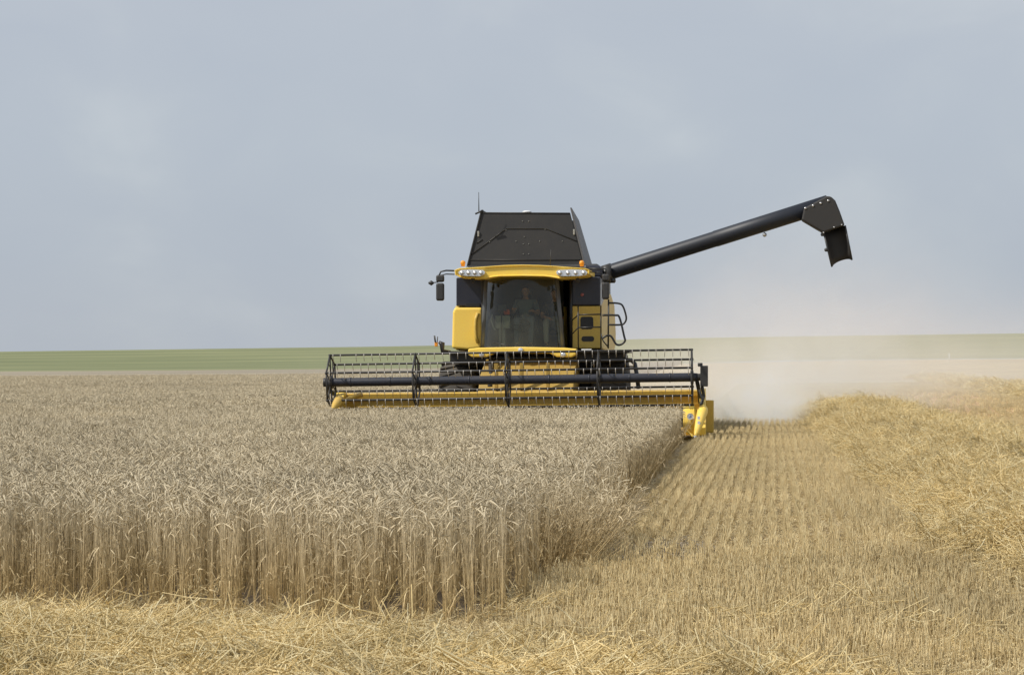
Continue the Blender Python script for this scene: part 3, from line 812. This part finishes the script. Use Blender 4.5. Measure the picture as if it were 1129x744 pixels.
# --- cab
cabe = empty('cab'); cabe.parent = root
GY = 2.05; YB = 3.7
gl = MB(); cols_ = 16; rings = []
TL, TR, BL, BR = (537, 305), (612, 305), (533, 383), (619, 383)
for j in range(7):
    t = j / 6; row = []
    for i in range(cols_ + 1):
        s = i / cols_; u = (TL[0] * (1 - t) + BL[0] * t) * (1 - s) + (TR[0] * (1 - t) + BR[0] * t) * s; v = 305 + 78 * t
        y = GY + .28 * (2 * s - 1) ** 2 + .10 * (1 - t)
        row.append(L(u, v, y))
    rings.append(row)
gl.loft(rings, closed=False, smooth=True); gl.build('windshield', GLASS, cabe)
for s_, (a, c) in enumerate((((536, 304.5), (532, 384)), ((613.5, 304.5), (620.5, 384)))):
    b = MB(); b.tube([L(*a, GY + .40), L((a[0] + c[0]) / 2, 344, GY + .34), L(*c, GY + .30)], .045, 8); b.build('cab_pillar', PILL, cabe)
# right-hand door glass behind the pillar
b = MB(); b.add([L(621, 306, 2.4), L(629, 306, 3.3), L(630, 384, 3.3), L(622, 384, 2.4)], [(0, 1, 2, 3)]); b.build('door_glass', GLASS, cabe)
b = MB(); b.tube([L(629.5, 306, 2.74), L(629.5, 384, 2.74)], .035, 8); b.build('door_frame', BLK, cabe)
xa_, xb_ = L(534, 340, 2.6).x, L(621, 340, 2.6).x; zf = L(575, 384, 2.1).z; zr = L(575, 303, 2.6).z
b = MB(); b.box((xa_, 2.1, zf - .1), (xb_ + .1, YB, zf)); b.build('cab_floor', INT, cabe)
b = MB(); b.box((xa_, YB, zf), (xb_ + .1, YB + .05, zr)); b.build('cab_rear_wall', INT, cabe)
b = MB(); b.box((xa_ - .05, 2.45, zf), (xa_, YB, zr)); b.build('cab_side_wall', INT, cabe)
# roof
up = [(501.5, 303), (501, 297.5), (506, 295.6), (520, 294.8), (538, 293.6), (556, 292.3), (575, 291.8), (594, 292.2), (612, 293.2), (630, 294.6), (645, 295.6), (649.5, 297), (649.5, 302)]
lo = [(646, 304), (630, 306.2), (616, 307), (609, 305.6), (600, 304.4), (575, 304), (550, 304.4), (541, 305.6), (534, 307), (520, 306.6), (506, 305.4)]
b = MB(); pl = P(up + lo, 1.75)
cxx = sum(p[0] for p in pl) / len(pl); czz = sum(p[1] for p in pl) / len(pl)
b.loft([[(cxx + (x - cxx) * k, y, czz + (z - czz) * k2) for x, z in pl] for y, k, k2 in ((1.82, .97, .72), (1.78, .99, .93), (1.80, 1, 1), (3.6, 1, 1), (3.95, .96, .8))])
roof = b.build('cab_roof', YEL, cabe, 0)
roof_lights = []
for us, ue in ((505, 535), (613, 648)):
    b = MB(); m1 = (us + ue) / 2
    poly = [(us, 300.5), (us + 2, 303.6), (us + 10, 304.6), (ue - 6, 304.8), (ue - 1, 302.8), (ue, 300), (ue - 2, 297.8), (m1, 297.0), (us + 3, 297.6)]
    if us > 600: poly = [(us + ue - u, v) for u, v in poly][::-1]
    b.prism(P(poly, 1.74), 1.74, 1.84); hl_ = b.build('headlight_cluster', LENS, roof, .01)
    for k in range(4):
        b = MB(); c = L(us + 4.5 + k * (ue - us - 9) / 3, 300.9, 1.735); b.tube([c + Vector((0, .01, 0)), c + Vector((0, -.012, 0))], [.045, .04], 12, 0)
        b.tube([c + Vector((0, -.011, 0)), c + Vector((0, -.016, 0))], .02, 10, 1)
        b.build('lamp_reflector', [STEEL, WHITE], roof)
for u in (510.5, 641.5):
    c = L(u, 293.8, 2.2); b = MB(); b.tube([c, c + Vector((0, 0, .045)), c + Vector((0, 0, .05)), c + Vector((0, 0, .10)), c + Vector((0, 0, .12))], [.04, .04, .052, .048, .02], 14)
    b.build('beacon', ORANGE, roof)
for u in (521.5, 637):
    c = L(u, 309, 1.95); b = MB(); b.tube([c + Vector((0, .08, 0)), c, c + Vector((0, -.02, 0))], [.03, .05, .045], 10); b.build('work_light', GREY, roof)
# interior
sx0 = L(579, 350, 3.1).x
b = MB(); b.box((sx0 - .26, 2.95, zf + .35), (sx0 + .26, 3.42, zf + .48)); b.box((sx0 - .25, 3.38, zf + .45), (sx0 + .25, 3.52, zf + 1.05)); b.box((sx0 - .13, 3.4, zf + 1.07), (sx0 + .13, 3.5, zf + 1.25)); b.box((sx0 - .2, 3.0, zf), (sx0 + .2, 3.35, zf + .35))
b.build('driver_seat', SEATM, cabe, .04)
px0 = L(611, 350, 3.1).x
b = MB(); b.box((px0 - .2, 3.05, zf + .30), (px0 + .18, 3.45, zf + .40)); b.box((px0 - .2, 3.45, zf + .4), (px0 + .18, 3.53, zf + .85)); b.box((px0 - .15, 3.1, zf), (px0 + .13, 3.4, zf + .3)); b.build('instructor_seat', SEATM, cabe, .03)
c = L(574, 358, 2.65); b = MB(); b.tube([(c.x, 2.5, zf), (c.x, 2.58, c.z - .03)], .04, 10)
ring = [(c.x + .19 * math.cos(a * .314), 2.66 + .15 * math.sin(a * .314), c.z + .11 * math.sin(a * .314)) for a in range(21)]
b.tube(ring, .014, 6); b.tube([(c.x - .19, 2.66, c.z), (c.x + .19, 2.66, c.z)], .012, 6); b.tube([(c.x, 2.58, c.z - .05), (c.x, 2.66, c.z)], .03, 8)
b.build('steering_wheel', BLK, cabe)
b = MB(); rbox(546, 348, 562, 362, 2.7, 2.95, '', None, None, mb=b); b.tube([L(543, 346, 2.6), L(541, 352, 2.6), L(544, 361, 2.6), L(546, 364, 2.6)], .018, 6)
rbox(550, 362, 557, 383, 2.75, 2.9, '', None, None, mb=b); b.build('control_console', CONS, cabe, .03)
b = MB(); rbox(549, 336, 558, 343, 2.5, 2.56, '', None, None, mb=b); b.tube([L(553, 343, 2.56), L(553, 383, 2.7)], .015, 6); b.build('monitor', BLK, cabe, .008)
b = MB(); rbox(555, 341, 562, 347, 2.72, 2.8, '', None, None, mb=b); b.build('orange_cloth', mat_simple('orange_cloth', (.6, .12, .04), .9), cabe, .03)
b = MB(); b.tube([L(576, 385, 1.98), L(560, 381, 2.0), L(544, 377, 2.08)], .012, 6); b.build('wiper', BLK, cabe)

# --- mirrors
def mirror(arm, u0, v0, u1, v1, y, extra=None, arm_r=.016):
    b = MB(); b.tube([L(*p, y) for p in arm], arm_r, 8)
    if len(arm) > 2: b.tube([L(arm[0][0], arm[0][1] + 4, y + .1), L(arm[1][0], arm[1][1] + 4, y), L(*arm[-1], y)], arm_r * .8, 6)
    a = b.build('mirror_arm', BLK, root)
    b = MB(); rbox(u0, v0, u1, v1, y - .05, y + .05, '', None, None, mb=b); b.build('mirror', GREY, a, .04, 4)
    b = MB(); rbox(u0, v0 - 9, u1, v0 - 1, y - .05, y + .05, '', None, None, mb=b); b.build('wide_angle_mirror', GREY, a, .04, 4)
    return a
a = mirror([(501, 298.5), (492, 298.2), (486, 299.5), (484, 304)], 480.5, 312, 489.5, 331.5, 1.9)
b = MB(); c = L(475.5, 312, 1.9); b.tube([L(483, 311, 1.9), c], .012, 6); b.tube([c + Vector((-.06, 0, 0)), c, c + Vector((.05, 0, 0))], [.015, .055, .02], 10); b.build('side_marker', GREY, a)
mirror([(649, 296), (661, 296.5), (668, 296.5), (668, 304)], 663.5, 311, 671.5, 330, 1.95)

def smooth(pts, k=5):
    pts = [Vector(p) for p in pts]; out = []
    for i in range(len(pts) - 1):
        p0, p1, p2, p3 = pts[max(0, i - 1)], pts[i], pts[i + 1], pts[min(len(pts) - 1, i + 2)]
        for j in range(k):
            t = j / k; out.append(.5 * ((2 * p1) + (p2 - p0) * t + (2 * p0 - 5 * p1 + 4 * p2 - p3) * t * t + (3 * p1 - p0 - 3 * p2 + p3) * t ** 3))
    return out + [pts[-1]]
# --- handrails on the right
b = MB(); y = 2.0
b.tube([L(671, 330, y), L(670.5, 384, y)], .017, 8)
b.tube(smooth([L(671, 334, y), L(682, 334.5, y), L(687, 338, y), L(690.5, 350, y), L(688.5, 356, y), L(684, 358, y), L(671, 358, y)]), .019, 8)
b.tube(smooth([L(664, 347.5, y), L(678, 347.5, y), L(683, 350, y), L(688, 370, y), L(689, 376, y), L(684, 380, y), L(679, 379, y), L(674, 371, y), L(669, 370, y), L(664, 373, y)]), .021, 8)
b.build('handrail', BLK, root)
b = MB(); y = 2.1
for u in (637.5, 662.5): b.tube([L(u, 337, y), L(u, 384, y)], .014, 8)
for v in (347, 361): b.tube([L(637.5, v, y), L(662.5, v - .5, y)], .014, 8)
b.tube([L(637.5, 347, y), L(631, 353, 2.3)], .012, 6); b.tube([L(637.5, 361, y), L(631, 368, 2.3)], .012, 6)
b.tube([L(662.5, 367, y), L(665, 376, y), L(671, 383, y)], .014, 6)
b.build('handrail', BLK, root)

# --- rear left marker bracket
b = MB(); y = 3.2
b.tube([L(497, 388, y), L(488, 387, y), L(487.5, 379, y), L(484, 377, y)], [.03, .05, .06, .03], 8, 0)
mk = b.build('marker_bracket', BLK, root)
b = MB(); rbox(479, 377, 482.5, 382, y, y + .06, '', None, None, mb=b); b.build('marker_lamp', ORANGE, mk, .01)
b = MB(); b.tube([L(480, 377, y), L(479, 370, y)], .018, 6); b.tube([L(482, 377, y), L(482.5, 371, y)], .01, 6); b.build('hose_end', GREY, mk)

# --- grain tank extension
tk = MB(); y0, y1 = 4.4, 7.0; th = .04
def slab(q, off):
    q = [Vector(p) for p in q]; off = Vector(off); tk.loft([q, [p + off for p in q]])
fbl, fbr, ftr, ftl = L(515.5, 293.5, y0), L(643.5, 293.5, y0), L(628.5, 234.5, y0 + .25), L(531, 234, y0 + .25)
slab([fbl, fbr, ftr, ftl], (0, th, 0))
zr2 = ftl.z
tank = tk.build('grain_tank_cover', TANK, root, .006)
tk = MB(); slab([fbl + Vector((-.02, -.03, 0)), L(530, 231.5, y0 + .22), L(530, 231.5, y0 + .22) + Vector((.1, y1 - y0, -.02)), fbl + Vector((-.02, y1 - y0, 0))], (.03, 0, 0)); tk.build('side_flap', TANK, tank, .005)
tk = MB(); slab([fbr + Vector((.01, -.03, 0)), L(628.5, 229, y0 + .22), L(628.5, 229, y0 + .22) + Vector((-.02, y1 - y0, -.1)), fbr + Vector((.03, y1 - y0, 0))], (.035, 0, 0)); tk.build('side_flap', mat_paint('worn_tank_side', (.06, .062, .07), .5, .1), tank, .005)
tk = MB(); off = Vector((0, y1 - y0, 0)); slab([fbl + off, fbr + off, ftr + off, ftl + off], (0, th, 0)); tk.build('rear_flap', TANK, tank, .005)
def fpt(u, v): 
    t = (293.5 - v) / 59.5; return L(u, v, y0 + .25 * t - .012)
b = MB()
for seg_ in ([(519, 281), (558, 252), (602, 252), (636, 266)], [(517, 286.5), (641, 286.5)], [(531, 234.5), (628, 235)], [(525, 268), (532, 264)]):
    b.tube([fpt(*p) for p in seg_], .009, 6)
b.build('stiffening_rib', mat_paint('rib_paint', (.018, .018, .018), .45, .05), tank)
for u, v in ((576, 244), (583, 244), (578, 261), (583, 269), (577, 280), (583, 280), (595, 266), (569, 266), (540, 267), (620, 266), (558, 254), (601, 253), (577, 269)): b = MB(); b.ball(fpt(u, v), .010, 0, 6); b.build('rivet', GREYL, tank)
for u, v in ((527.5, 258), (633, 256)): c = fpt(u, v); b = MB(); b.box(c - Vector((.02, .03, .06)), c + Vector((.02, .01, .06))); b.build('flap_bracket', GREYL, tank, .01)
b = MB(); b.ball(L(581, 233.8, 5.5), .08, 0, 10, (1.3, 1, .4)); b.build('satellite_receiver', WHITE, tank)
b = MB(); b.tube([L(528, 234, 4.3), L(527.8, 212, 4.3)], [.012, .006], 6); b.tube([L(524, 236, 4.3), L(533, 232, 4.3)], .02, 6); b.build('antenna', BLK, root)
b = MB(); b.tube([L(606.5, 293, 3.4), L(607.5, 275, 3.4)], [.01, .006], 6); b.build('antenna', GREY, root)

# --- unloading pipe
ay0, ay1 = 4.6, 3.4
A = L(668, 301.5, ay0); Bp = L(913, 224.2, ay1)
b = MB()
ax = (Bp - A).normalized()
b.tube([A, A + (Bp - A) * .002, A + (Bp - A) * .5, A + (Bp - A) * .503, Bp], [.165, .165, .165, .172, .172], 24)
pipe = b.build('unloading_pipe', AUGM, root)
b = MB(); b.tube([A - ax * .3 + Vector((0, 0, -.25)), A - ax * .12, A + ax * .15], [.2, .2, .185], 16); b.tube([L(669, 293, 4.3), L(669, 312, 4.3)], .1, 10); b.ball(L(676, 309.5, 4.35), .06, 0, 8); b.build('pipe_pivot', GREY, pipe)
# elbow hood
oy0, oy1 = ay1 - .19, ay1 + .19
hp = [(884, 242.5), (886.5, 229.5), (911, 216.3), (916, 216.5), (921, 221), (926, 233), (931.5, 248.5), (908, 256.5), (900, 252)]
b = MB(); b.prism(P(hp, oy0), oy0, oy1); hood = b.build('pipe_hood', SPOUT, pipe, .03)
for i in range(4):
    c = L(888 + i * 8.4, 229.6 - i * 2.75, oy0 - .005); b = MB(); b.ball(c, .026, 0, 8, (1, .5, 1)); b.build('hood_bolt', STEEL, pipe)
for p in ((919.5, 248 + 2.6), (928, 247.9), (908, 256.5)): b = MB(); b.ball(L(*p, oy0 - .01), .018, 0, 8); b.build('hood_bolt', STEEL, pipe)
b = MB()
tq = [(908, 257), (931.5, 249), (939, 287), (917, 294.5)]
# spout: open trough, its hollow side towards the camera
l0, l1 = L(908, 257, ay1), L(917, 294.5, ay1); r0, r1 = L(931.5, 249, ay1), L(939, 287, ay1)
rings = []
for t in [0, .25, .5, .75, 1]:
    a_, c_ = l0.lerp(l1, t), r0.lerp(r1, t); row = []
    wv = c_ - a_
    for k in range(13):
        s = k / 12; an = math.pi * s
        row.append(a_ + wv * (.5 - .5 * math.cos(an)) + Vector((0, .24 * math.sin(an) - .1, 0)) + (Vector((0, 0, .07 * math.sin(an))) if t == 1 else Vector((0, 0, 0))))
    rings.append(row)
b.loft(rings, closed=False, smooth=True)
sp = b.build('spout', SPOUT, pipe); sd_ = sp.modifiers.new('thick', 'SOLIDIFY'); sd_.thickness = .018
b = MB(); b.tube([l0 + Vector((0, -.1, 0)), l1 + Vector((0, -.1, 0))], .02, 6); b.tube([r0 + Vector((0, -.1, 0)), r1 + Vector((0, -.1, 0))], .02, 6)
for t in (.05, .5): c = l0.lerp(l1, t) + Vector((-.03, -.1, 0)); b.ball(c, .045, 0, 8)
b.build('spout_edge', GREY, pipe)
b = MB(); c = L(843, 259, ay1 + .3); b.tube([c + Vector((0, 0, .09)), c], .01, 6); b.tube([c + Vector((0, .04, 0)), c + Vector((0, -.04, 0))], [.035, .045], 10); b.build('work_light', STEEL, pipe)

# ---------------------------------------------------------------- people in the cab
def skin_mesh(name, chains, mat, parent, sub=2):
    """chains: lists of (point, radius); points that coincide are joined"""
    vs, es, rs, key = [], [], [], {}
    for ch in chains:
        prev = None
        for p, r_ in ch:
            k = tuple(round(c, 3) for c in p)
            if k not in key: key[k] = len(vs); vs.append(tuple(p)); rs.append(r_)
            i = key[k]
            if prev is not None and prev != i: es.append((prev, i))
            prev = i
    me = D.meshes.new(name); me.from_pydata(vs, es, []); me.materials.append(mat)
    o = D.objects.new(name, me); COL.objects.link(o); o.parent = parent
    me.skin_vertices.new(name='skin') if hasattr(me.skin_vertices, 'new') and not len(me.skin_vertices) else None
    md = o.modifiers.new('skin', 'SKIN'); md.use_smooth_shade = True
    if not len(me.skin_vertices):
        import bmesh
        bm = bmesh.new(); bm.from_mesh(me); bm.verts.layers.skin.verify(); bm.to_mesh(me); bm.free()
    for i, r_ in enumerate(rs):
        sv = me.skin_vertices[0].data[i]; sv.radius = (r_, r_); sv.use_root = (i == 0)
    s2 = o.modifiers.new('sub', 'SUBSURF'); s2.levels = sub; s2.render_levels = sub
    return o
def person(x, y, seat_z, floor_z, mats, label, handL, handR, head_turn=0):
    skin, hair, top, leg = mats
    e = empty('person'); e.matrix_world = HM @ Matrix.Translation((x, y, seat_z)); tag(e, label, 'person', 'people in the cab')
    V = Vector; fz = floor_z - seat_z
    pel = V((0, 0, .12)); chest = V((0, .06, .42)); neck = V((0, .05, .57)); hd = V((0, .02, .68))
    body = [[(pel, .13), (V((0, .04, .28)), .125), (chest, .13), (V((0, .05, .52)), .08), (neck, .055), (V((0, .03, .62)), .06)]]
    arms, legs = [], []
    for s, hand in ((-1, handL), (1, handR)):
        sh = V((s * .19, .06, .48)); el = V((s * .27, -.06, .24)); hnd = V(hand)
        wr = hnd + (el - hnd).normalized() * .09
        body.append([(chest, .13), (sh, .06), (el, .045), (wr, .028), (hnd, .035)])
        dr = (hnd - wr).normalized(); sd2 = dr.cross(V((0, 0, 1))).normalized()
        for k in range(4):
            b0 = hnd + sd2 * (.022 * (k - 1.5)); l_ = (.055, .068, .064, .048)[k]
            body.append([(hnd, .035), (b0 + dr * .03, .010), (b0 + dr * (.03 + l_ * .6) + V((0, 0, -.012)), .009), (b0 + dr * (.03 + l_ * .8) + V((0, 0, -.04)), .007)])
        body.append([(hnd, .035), (hnd - sd2 * s * .04 + dr * .005, .011), (hnd - sd2 * s * .05 + dr * .04 + V((0, 0, -.01)), .009)])
        arms.append([(V((0, .055, .44)), .155), (sh + V((0, 0, .005)), .074), ((sh + el) / 2, .062), (el * .8 + sh * .2, .058)])
        kn = V((s * .15, -.45, .14)); an = V((s * .14, -.52, fz + .09)); to = V((s * .15, -.68, fz + .04))
        legs.append([(V((0, .02, .1)), .15), (V((s * .10, -.03, .1)), .10), (kn, .075), (an, .05)])
        body.append([(pel, .13), (V((s * .09, -.02, .1)), .09), (kn, .06), (an, .035), (to, .03)])
    bo = skin_mesh('body', body, skin, e)
    skin_mesh('shirt', [[(V((0, .0, .13)), .15), (V((0, .04, .28)), .145), (V((0, .055, .44)), .155), (V((0, .05, .53)), .085)]] + arms, top, e)
    skin_mesh('trousers', legs, leg, e)
    for s in (-1, 1):
        b = MB(); an = V((s * .14, -.52, fz)); b.tube([an + V((0, .05, .05)), an + V((0, -.03, .06)), an + V((0, -.12, .045)), an + V((0, -.20, .03))], [.04, .05, .045, .025], 10); b.build('shoe', SHOE, e)
    # head: skull, jaw, nose, ears, eyes, mouth
    c = hd + V((0, 0, .03)); b = MB(); rings = []
    T = Matrix.Rotation(head_turn, 3, 'Z')
    for zz, w_, f_, bk in ((-.115, .028, .055, .0), (-.10, .045, .082, .03), (-.07, .058, .094, .055), (-.03, .068, .096, .075), (0.01, .074, .092, .09), (.04, .075, .094, .095), (.08, .066, .08, .085), (.108, .042, .05, .055), (.118, .012, .015, .02)):
        row = []
        for k in range(16):
            a = 2 * math.pi * k / 16; dx = w_ * math.cos(a); dy = math.sin(a) * (bk if math.sin(a) > 0 else f_)
            row.append(c + T @ V((dx, dy, zz)))
        rings.append(row)
    b.loft(rings, smooth=True)
    nz = [c + T @ V(p) for p in ((0, -.09, .025), (0, -.108, -.005), (0, -.115, -.022), (0, -.095, -.032))]; b.tube(nz, [.008, .011, .015, .008], 6)
    for s in (-1, 1): b.ball(c + T @ V((s * .076, .005, -.0)), .022, 0, 8, (.4, .8, 1.4)); b.ball(c + T @ V((s * .03, -.083, .008)), .012, 1, 8); b.ball(c + T @ V((s * .03, -.092, .008)), .006, 2, 6)
    b.tube([c + T @ V((-.022, -.088, -.06)), c + T @ V((0, -.096, -.058)), c + T @ V((.022, -.088, -.06))], .005, 5, 3)
    b.build('head', [skin, EYEW, HAIR, mat_simple('lips', (.35, .12, .1))], e)
    b = MB(); rings = []
    for zz, w_, f_, bk in ((-.05, .058, -.02, .082), (0.0, .079, .0, .099), (.045, .082, .075, .102), (.08, .074, .092, .094), (.112, .05, .06, .064), (.128, .012, .015, .02)):
        rings.append([c + T @ V((w_ * math.cos(2 * math.pi * k / 16), (math.sin(2 * math.pi * k / 16)) * (bk if math.sin(2 * math.pi * k / 16) > 0 else f_), zz)) for k in range(16)])
    b.loft(rings, smooth=True); b.build('hair', hair, e)
    return e
person(sx0, 3.24, zf + .48, zf, (SKIN, HAIR, SHIRT, JEAN), 'person in a grey blue shirt driving behind the dark windshield, hands on the steering wheel',
       (c.x * 0 - .20, -.42, .34), (.16, -.44, .30))
person(px0, 3.28, zf + .42, zf, (SKIN, HAIR, TEE, LTROU), 'person in light trousers on the small seat beside the driver',
       (-.10, -.30, .20), (.16, -.32, .18), .25)

# ---------------------------------------------------------------- small distant post
e = MB(); p = ray(1046.5, 398) * 300; e.tube([(p.x, p.y, tz(p.x, p.y)), (p.x, p.y, tz(p.x, p.y) + 1.1)], .05, 8); e.tube([(p.x, p.y, tz(p.x, p.y) + 1.1), (p.x, p.y, tz(p.x, p.y) + 1.2)], [.08, .03], 8)
tag(e.build('marker_post', CONC), 'tiny white marker post far off at the right below the slope', 'post')

# ---------------------------------------------------------------- dust
def dust(name, loc, rad, dens, seed, label, col=(.80, .73, .64), nscale=2.0, lo_=.42, hi_=.62, floor_=.12, rz=0, pw=1.4):
    b = MB(); rings = []; n = 32; m = 18
    for i in range(1, m):
        a = math.pi * i / m; row = []
        for k in range(n):
            q = Vector((math.sin(a) * math.cos(2 * math.pi * k / n), math.sin(a) * math.sin(2 * math.pi * k / n), math.cos(a)))
            row.append(q)
        rings.append(row)
    b.loft(rings, smooth=True)
    m_ = D.materials.new(name + '_air'); m_.use_nodes = True; nt = m_.node_tree; nt.nodes.remove(nt.nodes['Principled BSDF'])
    tc = N(nt, 'ShaderNodeTexCoord'); ln = N(nt, 'ShaderNodeVectorMath', operation='LENGTH'); nt.links.new(tc.outputs['Object'], ln.inputs[0])
    fall = N(nt, 'ShaderNodeMapRange', interpolation_type='SMOOTHSTEP'); fall.inputs[1].default_value = .98; fall.inputs[2].default_value = .1; nt.links.new(ln.outputs['Value'], fall.inputs[0])
    pwn = N(nt, 'ShaderNodeMath', operation='POWER'); nt.links.new(fall.outputs[0], pwn.inputs[0]); pwn.inputs[1].default_value = pw
    g = N(nt, 'ShaderNodeNewGeometry'); nz = N(nt, 'ShaderNodeTexNoise', noise_dimensions='3D'); nz.inputs['Scale'].default_value = 1 / nscale; nz.inputs['Detail'].default_value = 3; nz.inputs['Roughness'].default_value = .6
    ofs = N(nt, 'ShaderNodeVectorMath', operation='ADD'); ofs.inputs[1].default_value = (seed * 13.1, seed, 0); nt.links.new(g.outputs['Position'], ofs.inputs[0]); nt.links.new(ofs.outputs[0], nz.inputs['Vector'])
    mr = N(nt, 'ShaderNodeMapRange'); mr.inputs[1].default_value = lo_; mr.inputs[2].default_value = hi_; mr.inputs[3].default_value = floor_; mr.inputs[4].default_value = 1; nt.links.new(nz.outputs['Fac'], mr.inputs[0])
    mu = N(nt, 'ShaderNodeMath', operation='MULTIPLY'); nt.links.new(pwn.outputs[0], mu.inputs[0]); nt.links.new(mr.outputs[0], mu.inputs[1])
    mu2 = N(nt, 'ShaderNodeMath', operation='MULTIPLY'); nt.links.new(mu.outputs[0], mu2.inputs[0]); mu2.inputs[1].default_value = dens
    vs = N(nt, 'ShaderNodeVolumeScatter'); vs.inputs['Color'].default_value = (*col, 1); vs.inputs['Anisotropy'].default_value = .1
    nt.links.new(mu2.outputs[0], vs.inputs['Density']); nt.links.new(vs.outputs[0], nt.nodes['Material Output'].inputs['Volume'])
    o = b.build(name, m_, recalc=True); o.location = loc; o.scale = rad; o.rotation_euler = (0, 0, rz)
    tag(o, label, 'dust', kind='stuff'); return o
dust('dust_cloud', (8.6, 66, .6), (9, 15, 7), .30, 1, 'dense beige dust billowing behind the machine at right', nscale=1.6, col=(.61, .53, .44), rz=-.12, floor_=.10, lo_=.40, hi_=.62, pw=2.0)
dust('dust_puff', (5.9, 52.6, .15), (1.9, 4.2, 1.5), 3.6, 5, 'dark brown swirl of dust close to the ground behind the header', nscale=.6, col=(.32, .265, .21), floor_=.10, lo_=.40, hi_=.58, rz=-.12, pw=1)
dust('dust_haze', (24, 112, .5), (44, 57, 6), .036, 2, 'thin pale dust drifting over the stubble towards the far slope', nscale=7, col=(.66, .60, .52), floor_=.35, rz=-.15)
# straw and chaff caught on the header
pts = []
for _ in range(46):
    xx = rnd.uniform(x0h + .2, x1h - .2); q = HM @ Vector((xx, rnd.uniform(.86, 1.04), ztop + .0)) if rnd.random() < .5 else HM @ Vector((xx, rnd.uniform(.0, .5), .18))
    pts.append((tuple(q), (0, 0, rnd.uniform(0, 6.28)), rnd.uniform(.18, .42), rnd.randrange(5)))
o = scatter('caught_straw', ch_v, pts)
tag(o, 'bits of straw lying on the yellow beam and cutter bar of the header', 'straw', kind='stuff')
